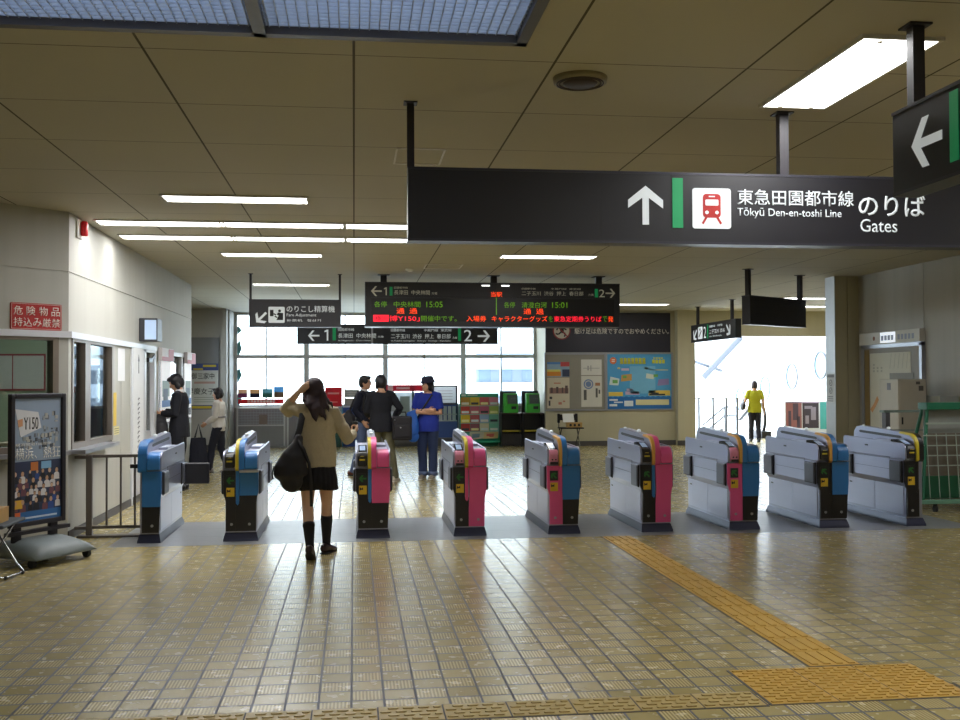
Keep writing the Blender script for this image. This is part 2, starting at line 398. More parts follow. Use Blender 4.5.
# ---- back: window wall, grey piece at its left, cream wall at its right
YW, YB, XB = 25.8, 24.5, 4.6
wb = B(); box(wb, (-2.92, YW, 0), (XB+.1, YW+.2, .95)); struct('wall_back', wb, pm('sill_wall', '#9c9ca3', .6))
pW = Pl((0, YW, 0))
mains = [(-1.17, .13), (.78, .13), (2.74, .13)]
thin = [(-2.15, .035), (-.22, .035), (1.75, .035), (3.7, .035)]
window_unit(4, pW, -2.92, .95, XB, ZC, mains+thin, .07, -.1, .04, mat=m_frame, trans=[(2.21, .09)])
m_rec = pm('recess_grey', '#b4b3b3', .6)
struct('wall_recess', box(B(), (-4.2, 24.6, 0), (-3.08, 24.8, ZC)), m_rec)
wl2 = B(); box(wl2, (-3.08, 24.45, 0), (-2.95, 24.8, ZC)); box(wl2, (-3.1, 24.8, 0), (-2.92, 26, ZC)); struct('wall_recess_corner', wl2, m_rec)
wl2 = B(); box(wl2, (-4.3, 18.6, 0), (-4.2, 24.8, .9)); box(wl2, (-4.3, 18.6, 2.6), (-4.2, 24.8, ZC)); box(wl2, (-4.3, 18.6, .9), (-4.2, 19.2, 2.6)); box(wl2, (-4.3, 24.0, .9), (-4.2, 24.8, 2.6)); struct('wall_recess_side', wl2, m_rec)
window_unit(10, Pl((-4.2, 0, 0), (0, 1, 0)), 19.2, .9, 24.0, 2.6, [(20.8, .06), (22.4, .06)], .06, mat=m_frame)  # unseen window, added to let daylight into the recess
wr = B(); box(wr, (XB, YB, 0), (8.28, YB+.2, ZC)); box(wr, (8.28, YB, 2.675), (14, YB+.2, ZC))
struct('wall_far', wr, m_wallb)
struct('wall_corner', box(B(), (7.84, YB-.22, 0), (8.28, YB, ZC)), m_wallb); struct('wall_reveal', box(B(), (XB, YB+.2, 0), (XB+.12, 26, ZC)), m_wallb)
t = B(); box(t, (XB, YB-.02, 0), (7.84, YB, .12)); box(t, (7.82, YB-.24, 0), (8.28, YB-.22, .12)); struct('baseboard_far', t, m_base)
t = B(); box(t, (-4.2, 24.58, 0), (-3.08, 24.6, .12)); pL.box(t, 10.75, 0, 18.6, .09, 0, .015); struct('baseboard_left', t, m_base)
# ---- right wall and the pillar at its far end
w2 = B()
ys = [-5, -2.4, .2, 2.8, 5.4, 8, 10.6, 12.4, 14.2, 16.17]
for a, c in zip(ys, ys[1:]):
    for z0, z1 in ((0, 2.11), (2.122, ZC)): box(w2, (XR, a+.006, z0), (XR+.15, c-.006, z1))
box(w2, (XR+.012, -5, 0), (XR+.2, 16.17, ZC))
struct('wall_right', w2, m_wallr)
w3 = B(); box(w3, (7.92, 16.17, 0), (8.13, 16.5, ZC)); box(w3, (8.138, 16.17, 0), (8.5, 16.5, ZC)); box(w3, (7.97, 16.185, 0), (14, 16.48, ZC)); struct('wall_pillar', w3, m_wallb)
t = B(); box(t, (7.908, 16.165, 0), (7.92, 16.5, ZC)); po = struct('trim_3', t, pm('pillar_lit_side', '#c6c8cc', .4, .25))  # pale metallic sheet; window light on this side is put into its colour
w4 = B(); box(w4, (13.4, 16.5, 0), (13.6, 24.5, ZC)); struct('wall_side', w4, m_wallb)
w5 = B(); box(w5, (-6.1, -5.2, 0), (8.6, -5, ZC)); struct('wall_behind', w5, m_wall)

# ---- escalator hall beyond the right opening: white wall with round windows, glazed roof ribs
w6 = B(); box(w6, (12.85, 24.7, -4), (13.05, 46, 6.5)); box(w6, (9.0, 46, -4), (13.05, 46.2, 6.5)); struct('wall_hall', w6, m_whitewall)
struct('floor_landing', box(B(), (8.2, 27.2, -.1), (13.2, 28.6, 0)), pm('landing_grey', '#b8b8b4', .4))
pH = Pl((12.85, 0, 0), (0, -1, 0))
for i, (y, z) in enumerate(((27.1, 1.99), (29.0, 1.69), (31.0, 1.33), (33.1, .95))):
    f = B(); pH.ring(f, -y, z, .40, .05, -.01, .03); o = struct('window_%d' % (5+i), f, pm('port_rim', '#474f58', .5))
    g = B(); pH.disc(g, -y, z, .36, .002, .012); obj('pane', g, pm('port_glass', '#6f919c', .15, var=.02), o)
r_ = B()
tube(r_, (atY(742, 336, 33), atY(703, 378, 33)), .11, 8); tube(r_, (atY(693, 361, 33.2), atY(722, 371, 33.2)), .06, 8); tube(r_, (atY(742, 336, 33), atY(762, 318, 33)), .11, 8)
struct('trim_4', r_, pm('rib_grey', '#4a5058', .4))

# ---- ticket office seen through the left windows
of = B(); box(of, (-7.6, 18.42, 0), (-4.75, 18.5, ZC)); box(of, (-4.75, 18.42, 0), (-4.22, 18.5, .95)); box(of, (-4.75, 18.42, 2.3), (-4.22, 18.5, ZC)); of2 = B(); box(of2, (-7.6, 7, 0), (-7.5, 18.42, ZC)); box(of2, (-7.6, 6.9, 0), (-5.9, 7, ZC)); box(of, (-4.22, 18.42, 0), (-4.1, 18.46, ZC))
struct('wall_office', of, m_office)
struct('wall_office_side', of2, m_office)
pO = Pl((0, 18.42, 0))
window_unit(9, pO, -4.75, .95, -4.22, 2.3, [], .05, -.06, .02, mat=m_dark, trans=[(1.85, .06)])
# ================================================================ light fittings and ceiling details
def tube_light(name, label, cx, cy, lx, ly, group='fluorescent ceiling lights', n=None):
    o = thing('ceiling_light', label, 'light', (cx, cy, ZC-.014), 0, group)
    hx, hy = lx/2, ly/2; b = B()
    for a, c in (((-hx-.02, -hy-.02), (hx+.02, -hy)), ((-hx-.02, hy), (hx+.02, hy+.02)), ((-hx-.02, -hy), (-hx, hy)), ((hx, -hy), (hx+.02, hy))):
        box(b, (a[0], a[1], -.005), (c[0], c[1], .05))
    obj('frame', b, pm('lamp_frame', '#c9c7c0', .5), o, local=True)
    d = B(); rbox(d, (-hx, -hy, .0), (hx, hy, .045), .012); obj('diffuser', d, m_tube, o, local=True)
    long = lx > ly
    for s in (-1, 1):
        for k in (-.25, .25):
            e = B(); c = V((s*(hx-.03), k*ly, -.004)) if long else V((k*lx, s*(hy-.03), -.004)); ball(e, c, (.018, .018, .012), 8); obj('tube_holder', e, pm('holder', '#d8d5c6', .5), o, True, local=True)
    return o
L0 = None
rows = [(-1.09, 9.78, 'ceiling light alone, nearest of the small fluorescent strips over the hall'),
        (-2.05, 11.34, 'ceiling light touching the left wall in the nearer long row'),
        (-.77, 11.34, 'second ceiling light from the left wall in the nearer long row'),
        (.57, 11.34, 'third ceiling light of the nearer long row, running behind the big sign'),
        (-2.05, 12.44, 'ceiling light by the left wall in the farther long row'),
        (-.77, 12.44, 'second ceiling light of the farther long row'),
        (.57, 12.44, 'third ceiling light of the farther long row, partly behind the big sign'),
        (-1.09, 14.02, 'short ceiling light above the fare adjustment sign, nearer of two in line'),
        (-1.09, 18.28, 'short ceiling light between the hangers of the fare adjustment sign'),
        (2.66, 13.9, 'ceiling light showing alone just under the big black sign'),
        (6.35, 22.4, 'small ceiling light in front of the dark warning panel'),
        (9.3, 20.5, 'upper of two small ceiling lights left of the far pillar'),
        (10.4, 22.74, 'lower of two small ceiling lights left of the far pillar')]
for x, y, lab in rows:
    if L0 is None: L0 = tube_light('ceiling_light', lab, x, y, 1.3, .3); o = L0
    else:
        o = copy_tree(L0); o.location = (x, y, ZC-.014); o['label'] = lab
for x_, y_, l_ in ((2.74, 1.9, 'added fill light out of the picture to the right of the camera'), (-1.6, .6, 'added fill light out of the picture to the left of the camera'), (2.74, -2.4, 'added fill light behind the camera on the right'), (-1.6, -3.0, 'added fill light behind the camera on the left'), (6.4, 3.4, 'added fill light near the right wall outside the picture'), (6.9, 9.4, 'added fill light hidden above the big black sign near the right wall')): tube_light('ceiling_light', l_, x_, y_, .42, 1.27)  # unseen fittings added to raise the light level in the hall
o = tube_light('ceiling_light', 'large bright rectangular ceiling light near the camera above the big sign', 2.735, 5.47, .40, 1.28)
# louvred light well, partly out of the frame
o = thing('louvre_light', 'large louvred ceiling light with a dark metal frame and square cells', 'light', ((LX0+LX1)/2, (LY0+LY1)/2, ZC))
b = B(); w = .055
for a, c in (((LX0, LY0), (LX1, LY0+w)), ((LX0, LY1-w), (LX1, LY1)), ((LX0, LY0), (LX0+w, LY1)), ((LX1-w, LY0), (LX1, LY1)), ((-.48, LY0), (-.42, LY1)), ((-2.2, LY0), (-2.14, LY1))):
    box(b, (a[0], a[1], ZC-.045), (c[0], c[1], ZC+.12))
obj('frame', b, pm('louvre_frame', '#6b6a70', .45, .4), o)
b = B(); st = .048
n = int((LX1-LX0)/st)
for i in range(1, n): box(b, (LX0+i*st-.002, LY0+.05, ZC-.012), (LX0+i*st+.002, LY1-.05, ZC+.022))
n = int((LY1-LY0)/st)
for i in range(1, n): box(b, (LX0+.05, LY0+i*st-.002, ZC-.012), (LX1-.05, LY0+i*st+.002, ZC+.022))
obj('louvre', b, pm('louvre_vane', '#b7c0cc', .4, .2), o)
b = B(); box(b, (LX0, LY0, ZC+.26), (LX1, LY1, ZC+.28)); obj('diffuser', b, pm('louvre_glow', '#b9cbe8', .6, var=.05, emit=1.5), o)

b = B(); pV = Pl((1.28, 5.7, ZC), (1, 0, 0), (0, -1, 0))   # faces down
pv2 = Pl((1.28, 5.7, ZC), (1, 0, 0), (0, 1, 0))
o = thing('ceiling_vent', 'round ceiling vent with brown centre and pale rim', 'vent', (1.28, 5.7, ZC-.03))
b = B(); zloft(b, [(-.0, 0, 0, .15, .15), (.03, 0, 0, .155, .155)], 32); obj('rim', b, pm('vent_rim', '#8d8468', .5), o, True, local=True)
b = B(); zloft(b, [(-.012, 0, 0, .085, .085), (.01, 0, 0, .11, .11)], 32); obj('grille', b, pm('vent_core', '#3a2b24', .6), o, True, local=True)
for k in (.118, .132):
    b = B(); t_ = [(k*math.cos(2*PI*i/32), k*math.sin(2*PI*i/32), -.003) for i in range(33)]; tube(b, t_, .004, 6); obj('ring', b, pm('vent_core', '#3a2b24'), o, local=True)
def hatch(label, x0, x1, y0, y1):
    b = B(); w = .014
    for a, c in (((x0, y0), (x1, y0+w)), ((x0, y1-w), (x1, y1)), ((x0, y0+w), (x0+w, y1-w)), ((x1-w, y0+w), (x1, y1-w))): box(b, (a[0], a[1], ZC-.008), (c[0], c[1], ZC))
    return single('ceiling_hatch', b, pm('hatch_rim', '#dcdad3', .4, .4), label, 'hatch')
hatch('thin metal outline of a ceiling hatch above the big sign', .31, .68, 7.55, 8.1)
hatch('thin metal outline of a ceiling hatch above the departure board', 1.05, 1.6, 15.0, 15.6)
def detector(label, x, y):
    o = thing('smoke_detector', label, 'detector', (x, y, ZC-.04))
    b = B(); zloft(b, [(0, 0, 0, .03, .03), (.012, 0, 0, .05, .05), (.028, 0, 0, .055, .055)], 20); obj('head', b, m_paper, o, True, local=True)
    b = B(); zloft(b, [(.026, 0, 0, .065, .065), (.04, 0, 0, .065, .065)], 20); obj('base', b, m_paper, o, True, local=True)
detector('small round white smoke detector above the departure board', .85, 15.7)
detector('small round white smoke detector above the far warning panel', 4.6, 19.5)
# red fire lamp at the corner
o = thing('fire_alarm_lamp', 'red cylindrical fire lamp high on the left wall corner', 'alarm lamp', (XL, 11.1, 3.05))
b = B(); pL.rbox(b, 11.0, 3.08, 11.2, 3.28, 0, .02, .006); obj('back_plate', b, m_paper, o)
b = B(); zloft(b, [(3.11, XL+.055, 11.13, .03, .03), (3.12, XL+.055, 11.13, .036, .036), (3.25, XL+.055, 11.13, .036, .036), (3.265, XL+.055, 11.13, .025, .025)], 18); obj('lens', b, pm('red_lens', '#c01c20', .25, emit=.06), o, True)
# lamp and board in the office
tube_light('ceiling_light', 'added fill light over the far left recess, hidden by the wall end', -3.85, 20.6, .3, 1.27); tube_light('ceiling_light', 'added fill light farther back in the office behind the left windows', -4.6, 16.3, 1.3, .3)  # two extra fittings, added to brighten the recess and the office
o = tube_light('ceiling_light', 'office ceiling light seen through the window beside the red sign', -4.7, 13.2, 1.3, .3)
b = B(); o = thing('office_whiteboard', 'red-edged notice board on the green office wall', 'notice board', (-5.75, 18.4, 1.45))
b = B(); pO.box(b, -6.25, 1.45, -5.25, 2.08, 0, .02); obj('board', b, pm('board_grey', '#c6ccc8', .6), o)
b = B()
for a in ((-6.25, 2.05, -5.25, 2.08), (-6.25, 1.45, -5.25, 1.48), (-6.25, 1.48, -6.22, 2.05), (-5.28, 1.48, -5.25, 2.05), (-5.8, 1.48, -5.785, 2.05)): pO.box(b, *a, .02, .03)
obj('edging', b, rgb('#96404a'), o)
o = thing('office_monitor', 'grey computer terminal with a cyan screen behind the office window', 'monitor', (-3.75, 13.9, .9))
b = B(); rbox(b, (-3.95, 13.85, 1.12), (-3.52, 14.25, 1.52), .02); obj('housing', b, rgb('#8d9489'), o)
b = B(); box(b, (-3.9, 13.845, 1.17), (-3.62, 13.85, 1.46)); obj('screen', b, pm('cyan_screen', '#3fd0d0', .3, emit=.8), o)
b = B(); zloft(b, [(.84, -3.73, 14.0, .16, .12), (.88, -3.73, 14.0, .14, .1), (1.0, -3.73, 14.0, .06, .06), (1.13, -3.73, 14.0, .09, .08)], 14); obj('stand', b, rgb('#8d9489'), o)
o = thing('office_desk', 'plain office desk under the cyan terminal', 'desk', (-3.7, 13.9, 0))
b = B(); rbox(b, (-4.4, 13.3, .8), (-3.1, 14.6, .84), .006); obj('desk_top', b, rgb('#a39a86'), o)
for x, y in ((-4.35, 13.35), (-3.15, 13.35), (-4.35, 14.55), (-3.15, 14.55)): obj('leg', box(B(), (x-.025, y-.025, 0), (x+.025, y+.025, .8)), m_alu, o)
o = thing('office_locker', 'tall blue office locker behind the terminal', 'locker', (-3.9, 15.3, 0)); b = B(); rbox(b, (-4.05, 15.2, 0), (-3.72, 15.6, 1.78), .008); obj('body', b, rgb('#27467c'), o)
b = B(); rbox(b, (-4.03, 15.185, .05), (-3.74, 15.2, 1.74), .004); obj('door', b, rgb('#2b4d88'), o)
o = thing('office_cabinet', 'grey filing cabinet under the bright office window', 'cabinet', (-4.3, 17.6, 0)); b = B(); rbox(b, (-4.6, 17.4, 0), (-3.9, 17.9, 1.25), .008); obj('body', b, rgb('#5b666c'), o)
for z in (.06, .46, .86):
    f = B(); rbox(f, (-4.57, 17.385, z), (-3.93, 17.4, z+.35), .004); dr = obj('drawer', f, rgb('#636f76'), o); f = B(); box(f, (-4.33, 17.375, z+.2), (-4.17, 17.385, z+.22)); obj('handle', f, m_alu, dr)
# wall television
o = thing('wall_monitor', 'small grey screen jutting from the left wall above the door', 'monitor', (XL, 14.3, 2.13))
b = B(); rbox(b, (XL+.0, 14.15, 2.13), (XL+.24, 14.5, 2.44), .01); obj('housing', b, rgb('#3c3e46', rough=.4), o)
pt = Pl((XL, 14.15, 0), (1, 0, 0)); b = B(); pt.box(b, .075, 2.155, .225, 2.415, 0, .004); obj('screen', b, pm('tv_screen', '#a9bfdc', .3, emit=.35), o)

# ================================================================ hanging signs
def hung(name, label, cat, pl, w, z0, z1, th, posts, mat=m_sign, edge=True, plate=True):
    """a flat box sign on ceiling posts; pl is its front plane with a from 0 to w"""
    c = pl.p(w/2, z0, -th/2)
    o = thing(name, label, cat, c)
    b = B(); pl.rbox(b, 0, z0, w, z1, -th, 0, .006); obj('housing', b, mat, o)
    if edge:
        b = B(); pl.box(b, -.002, z0-.004, w+.002, z0+.012, -th-.002, .003); pl.box(b, -.002, z1-.012, w+.002, z1+.003, -th-.002, .003); obj('edging', b, pm('sign_edge', '#3b3a42', .35, .4), o)
    for a, r in posts:
        b = B(); pl.box(b, a-r, z1, a+r, ZC, -th/2-r, -th/2+r)
        po_ = obj('post', b, m_post, o)
        b = B(); pl.box(b, a-r*1.9, ZC-.01, a+r*1.9, ZC, -th/2-r*1.9, -th/2+r*1.9); obj('mount_plate', b, m_post, po_)
    return o
def train(pl, a0, b0, a1, b1, parent):
    """the square train pictogram"""
    w = a1-a0; h = b1-b0
    b = B(); pl.rrect(b, a0, b0, a1, b1, w*.07, .002, .005); f = obj('pictogram', b, m_white, parent)
    b = B(); X = lambda t: a0+w*t
    Y = lambda t: b0+h*t
    pl.rrect(b, X(.27), Y(.27), X(.73), Y(.86), w*.09, .005, .007)
    pl.bar(b, X(.36), Y(.28), X(.26), Y(.12), w*.055, .005, .007); pl.bar(b, X(.64), Y(.28), X(.74), Y(.12), w*.055, .005, .007)
    obj('train', b, m_red, f)
    b = B(); pl.rrect(b, X(.33), Y(.57), X(.67), Y(.72), w*.03, .007, .009); pl.disc(b, X(.37), Y(.4), w*.045, .007, .009); pl.disc(b, X(.63), Y(.4), w*.045, .007, .009); pl.rrect(b, X(.42), Y(.78), X(.58), Y(.81), w*.01, .007, .009)
    obj('train_window', b, m_white, f)
# big sign
pS = Pl((.328, 6.25, 0))
o = hung('gate_sign', 'long black hanging sign with red train symbol pointing up to the gates', 'sign', pS, 4.3, 2.44, 2.886, .13, [(.02, .022), (2.42, .03)])
S0 = .328
b = B(); pS.arrow(b, 1.817-S0, 2.677, .245, 90, .17, .002, .005); obj('arrow', b, m_white, o)
b = B(); pS.box(b, 1.99-S0, 2.537, 2.059-S0, 2.852, .002, .005); obj('green_bar', b, m_green, o)
train(pS, 2.12-S0, 2.535, 2.373-S0, 2.791, o)
text('東急田園都市線', pS, 2.415-S0, 2.69, 3.195-S0, 2.79, m_white, o, bold=.004)
text('Tōkyū Den-en-toshi Line', pS, 2.414-S0, 2.605, 3.11-S0, 2.672, m_white, o)
text('のりば', pS, 3.226-S0, 2.632, 3.684-S0, 2.768, m_white, o, bold=.012)
text('Gates', pS, 3.237-S0, 2.528, 3.489-S0, 2.612, m_white, o)
b = B(); pS.box(b, 1.2, 2.44, 1.204, 2.886, 0, .001); obj('seam', b, m_dark, o)
# near sign seen at an angle
pN = Pl((2.65, 4.78, 0), (0, -1, 0))
o = hung('direction_sign', 'black hanging sign at right edge with left arrow and green bar', 'sign', pN, 1.7, 2.483, 2.893, .13, [(.11, .03), (1.5, .03)])
b = B(); pN.arrow(b, 4.78-4.47, 2.687, .255, 180, .17, .002, .005); obj('arrow', b, m_white, o)
b = B(); pN.box(b, 4.78-4.281, 2.545, 4.78-4.215, 2.86, .002, .005); obj('green_bar', b, m_green, o)
# fare adjustment sign
pF = Pl((-1.643, 16.5, 0))
o = hung('fare_sign', 'grey-black fare adjustment sign with diagonal arrow hanging on two thin posts', 'sign', pF, 1.438, 2.452, 2.885, .12, [(.02, .018), (1.42, .018)], mat=pm('sign_grey', '#34343c', .5))
b = B(); pF.arrow(b, .19, 2.6, .22, 225, .17, .002, .005); obj('arrow', b, m_white, o)
b = B(); pF.rrect(b, .3, 2.515, .555, 2.77, .02, .002, .005); ic = obj('pictogram', b, m_white, o)
b = B(); pF.box(b, .325, 2.62, .38, 2.72, .005, .007); pF.bar(b, .38, 2.66, .42, 2.64, .02, .005, .007); pF.bar(b, .40, 2.62, .44, 2.6, .018, .005, .007); pF.disc(b, .475, 2.705, .022, .005, .007, 16); pF.poly(b, [(.425, 2.56), (.53, 2.56), (.53, 2.67), (.45, 2.68), (.43, 2.645), (.46, 2.63)], .005, .007); obj('figure', b, m_ink, ic)
text('のりこし精算機', pF, .585, 2.685, 1.34, 2.79, m_white, o, bold=.004)
text('Fare Adjustment', pF, .585, 2.605, 1.05, 2.665, m_white, o)
text('补票机   정산기', pF, .585, 2.535, 1.12, 2.575, m_white, o)
# black track sign behind the departure board
p1 = Pl((-1.196, 22, 0))
o = hung('track_sign', 'long black track sign with arrows to 1 and 2 hanging behind the board', 'sign', p1, 4.29, 2.385, 2.80, .12, [(.5, .02), (3.8, .02)], mat=pm('sign_grey', '#34343c'))
b = B(); p1.arrow(b, .35, 2.56, .24, 180, .15, .002, .005); p1.arrow(b, 3.98, 2.555, .27, 0, .15, .002, .005); obj('arrow', b, m_white, o)
one(p1, .575, 2.455, .655, 2.69, m_white, o); text('2', p1, 3.55, 2.445, 3.72, 2.69, m_white, o)
b = B(); p1.box(b, .745, 2.46, .815, 2.78, .002, .005); p1.box(b, 3.42, 2.45, 3.485, 2.78, .002, .005); obj('green_bar', b, m_green, o)
text('長津田  中央林間', p1, .86, 2.51, 1.66, 2.61, m_white, o); text('方面', p1, 1.70, 2.52, 1.82, 2.56, m_white, o); text('to Nagatsuta · Chuo-rinkan', p1, .86, 2.435, 1.55, 2.475, m_white, o); text('田園都市線', p1, .86, 2.66, 1.2, 2.72, m_white, o)
text('二子玉川  渋谷  押上  春日部', p1, 1.98, 2.5, 3.26, 2.6, m_white, o); text('方面', p1, 3.3, 2.5, 3.4, 2.54, m_white, o); text('to Futako-tamagawa · Shibuya · Oshiage · Kasukabe', p1, 1.98, 2.43, 3.26, 2.47, m_white, o); text('田園都市線', p1, 1.98, 2.65, 2.28, 2.71, m_white, o); text('半蔵門線  東武線', p1, 2.68, 2.65, 3.28, 2.71, m_white, o)
b = B(); p1.box(b, 1.56, 2.385, 1.6, 2.8, .001, .004); obj('seam', b, m_alu, o)
# departure board
pD = Pl((.175, 16.4, 0))
o = hung('departure_board', 'wide black LED departure board with green and orange lines of text', 'departure board', pD, 4.15, 2.46, 3.165, .4, [(.3, .05), (2.09, .05), (3.84, .05)], mat=pm('led_case', '#25252c', .45))
b = B(); pD.box(b, .1, 2.535, 4.05, 2.905, .001, .006); sc = obj('led_screen', b, pm('led_black', '#0c0c10', .35), o)
b = B(); pD.box(b, 0.02, 2.93, 4.13, 2.94, 0, .004); pD.box(b, .02, 2.935, .03, 3.14, 0, .003); obj('seam', b, m_dark, o)
mw = pm('board_text', '#b7b5a6', .6, emit=.1)
b = B(); pD.arrow(b, .18, 3.02, .17, 180, .14, .002, .005); pD.arrow(b, 3.99, 3.01, .16, 0, .14, .002, .005); obj('arrow', b, mw, o)
one(pD, .30, 2.955, .345, 3.08, mw, o); text('2', pD, 3.8, 2.945, 3.895, 3.07, mw, o)
b = B(); pD.box(b, .39, 2.95, .435, 3.09, .002, .005); pD.box(b, 3.73, 2.94, 3.785, 3.08, .002, .005); obj('green_bar', b, m_green, o)
text('長津田  中央林間', pD, .46, 2.965, 1.03, 3.04, mw, o); text('方面', pD, 1.06, 2.97, 1.15, 3.01, mw, o); text('田園都市線', pD, .46, 3.06, .68, 3.095, mw, o)
text('二子玉川  渋谷  押上  春日部', pD, 2.52, 2.965, 3.54, 3.035, mw, o); text('方面', pD, 3.62, 2.965, 3.71, 3.0, mw, o); text('田園都市線', pD, 2.52, 3.06, 2.75, 3.09, mw, o); text('半蔵門線  東武線', pD, 3.0, 3.06, 3.5, 3.09, mw, o)
b = B(); pD.box(b, 1.87, 3.11, 2.0, 3.13, .002, .01); pD.box(b, 2.19, 3.11, 2.32, 3.13, .002, .01); obj('white_bar', b, pm('bar_white', '#ffffff', .4, var=0, emit=1.2), o)  # two small white emissive bars along the top of the board
lg = pm('led_green', '#64a010', .5, var=0, emit=.28); lo = pm('led_orange', '#ff4818', .5, var=0, emit=.75); lr = pm('led_red', '#ff2038', .5, var=0, emit=.75)
def led(s, a0, a1, row, m):
    z = (2.765, 2.66, 2.54)[row]; text(s, pD, a0, z, a1, z+.092, m, sc, c=.007)
led('各停', .145, .345, 0, lg); led('中央林間', .455, .88, 0, lg); led('15:05', .975, 1.235, 0, lg); led('通  過', .5, .83, 1, lo)
b = B(); pD.box(b, .13, 2.535, .375, 2.64, .006, .008); obj('led_block', b, lr, sc); text('横浜', pD, .16, 2.55, .35, 2.625, pm('led_black', '#0c0c10'), sc, c=.0085)
led('博Y150」', .385, .865, 2, lr); led('開催中です。', .89, 1.46, 2, lg); led('入場券', 1.62, 1.94, 2, lo); led('キャラクターグッズ', 2.03, 2.94, 2, lo); led('を', 2.96, 3.03, 2, lg); led('東急定期券うりば', 3.05, 3.84, 2, lr); led('で', 3.86, 3.93, 2, lg); led('発', 3.95, 4.035, 2, lo)
led('各停', 2.23, 2.41, 0, lg); led('清澄白河', 2.52, 2.93, 0, lg); led('15:01', 3.02, 3.27, 0, lg); led('通  過', 2.55, 2.88, 1, lo)
text('当駅', pD, 2.02, 2.94, 2.2, 3.02, lo, o)
b = B(); pD.box(b, 2.1, 2.65, 2.112, 2.93, .006, .008); obj('led_line', b, lg, sc)
# track 2 sign near the escalators and the plain back of another sign
a_ = V((7.9, 23.45, 0)); c_ = V((7.92, 20.65, 0)); pT = Pl(a_, c_-a_)
w = (c_-a_).length
o = hung('escalator_sign', 'black sign with number 2 and green bar hanging before the escalator opening', 'sign', pT, w, 2.47, 2.87, .13, [(.3, .03), (w-.35, .03)])
b = B(); pT.arrow(b, .3, 2.64, .3, 225, .17, .002, .006); pT.arrow(b, 2.4, 2.66, .3, 315, .17, .002, .006); obj('arrow', b, m_white, o)
b = B(); pT.rrect(b, .5, 2.53, .8, 2.81, .03, .002, .005); ic = obj('pictogram', b, m_white, o)
b = B(); pT.bar(b, .56, 2.58, .74, 2.72, .03, .005, .007); pT.disc(b, .64, 2.75, .03, .005, .007, 12); obj('figure', b, m_ink, ic)
text('2', pT, .88, 2.54, 1.03, 2.8, m_white, o); b = B(); pT.box(b, 1.1, 2.52, 1.17, 2.84, .002, .005); obj('green_bar', b, m_green, o)
text('二子玉川 渋谷', pT, 1.25, 2.62, 2.2, 2.71, m_white, o); text('田園都市線', pT, 1.25, 2.76, 1.6, 2.81, m_white, o); text('半蔵門線', pT, 1.75, 2.76, 2.05, 2.81, m_white, o); text('to Shibuya', pT, 1.25, 2.54, 2.0, 2.58, m_white, o)
a_ = atY(750, 297, 15.15); c_ = atY(806, 302, 16.05); a_.z = c_.z = 0; pU = Pl(a_, c_-a_); w = (c_-a_).length
o = hung('hanging_sign', 'plain black back of a sign hanging on two posts left of the far pillar', 'sign', pU, w, 2.44, 2.885, .15, [(.06, .033), (w-.06, .033)])
b = B(); pU.box(b, .13, 2.44, .136, 2.885, 0, .002); obj('seam', b, m_dark, o)
# red sign on the chamfered wall
o = thing('warning_sign', 'red enamel warning sign with white characters above the office window', 'sign', pC.p(-.345, 2.1, 0))
b = B(); pC.rrect(b, -.605, 2.097, -.081, 2.357, .015, 0, .012); obj('plate', b, rgb('#ad1c17', 'sign_redplate', .6), o)
b = B()
for a in ((-.597, 2.105, -.594, 2.349), (-.092, 2.105, -.089, 2.349), (-.597, 2.346, -.089, 2.349), (-.597, 2.105, -.089, 2.108)): pC.box(b, *a, .012, .014)
obj('border', b, rgb('#d8cfc8'), o)
mwt = rgb('#e4ddd4', 'sign_letter')
for i, ch in enumerate('危険物品'): text(ch, pC, -.575+i*.128, 2.238, -.485+i*.128, 2.325, mwt, o, c=.0125)
for i, ch in enumerate('持込み厳禁'): text(ch, pC, -.575+i*.097, 2.128, -.488+i*.097, 2.213, mwt, o, c=.0125)
# dark warning panel on the cream wall
pB = Pl((0, YB, 0))
o = thing('warning_sign', 'dark purple panel about running with a no-running pictogram on the cream wall', 'sign', (6.16, YB, 2.27))
b = B(); pB.box(b, 4.605, 2.275, 7.72, 3.24, 0, .03); obj('panel', b, rgb('#262432', 'panel_purple', .45), o)
b = B(); pB.disc(b, 5.0, 2.80, .215, .03, .033); pi_ = obj('pictogram', b, rgb('#c9c2b8'), o)
b = B(); pB.disc(b, 5.04, 2.93, .032, .033, .035, 14); pB.poly(b, [(4.97, 2.89), (5.04, 2.89), (5.06, 2.78), (5.0, 2.74), (4.96, 2.8)], .033, .035)
for s_ in ((5.0, 2.77, 5.09, 2.73), (5.09, 2.73, 5.07, 2.65), (4.99, 2.77, 4.92, 2.71), (4.92, 2.71, 4.85, 2.73), (4.99, 2.87, 4.9, 2.87), (4.9, 2.87, 4.88, 2.81), (5.04, 2.86, 5.12, 2.82)): pB.bar(b, *s_, .035, .033, .035)
obj('runner', b, m_ink, pi_)
b = B(); pB.ring(b, 5.0, 2.8, .22, .03, .035, .037); pB.bar(b, 4.85, 2.95, 5.15, 2.65, .03, .035, .037); obj('prohibition_ring', b, rgb('#8c2b34'), pi_)
text('駆け足は危険ですのでおやめください。', pB, 5.32, 2.72, 7.68, 2.86, rgb('#ece6de'), o, c=.0305)
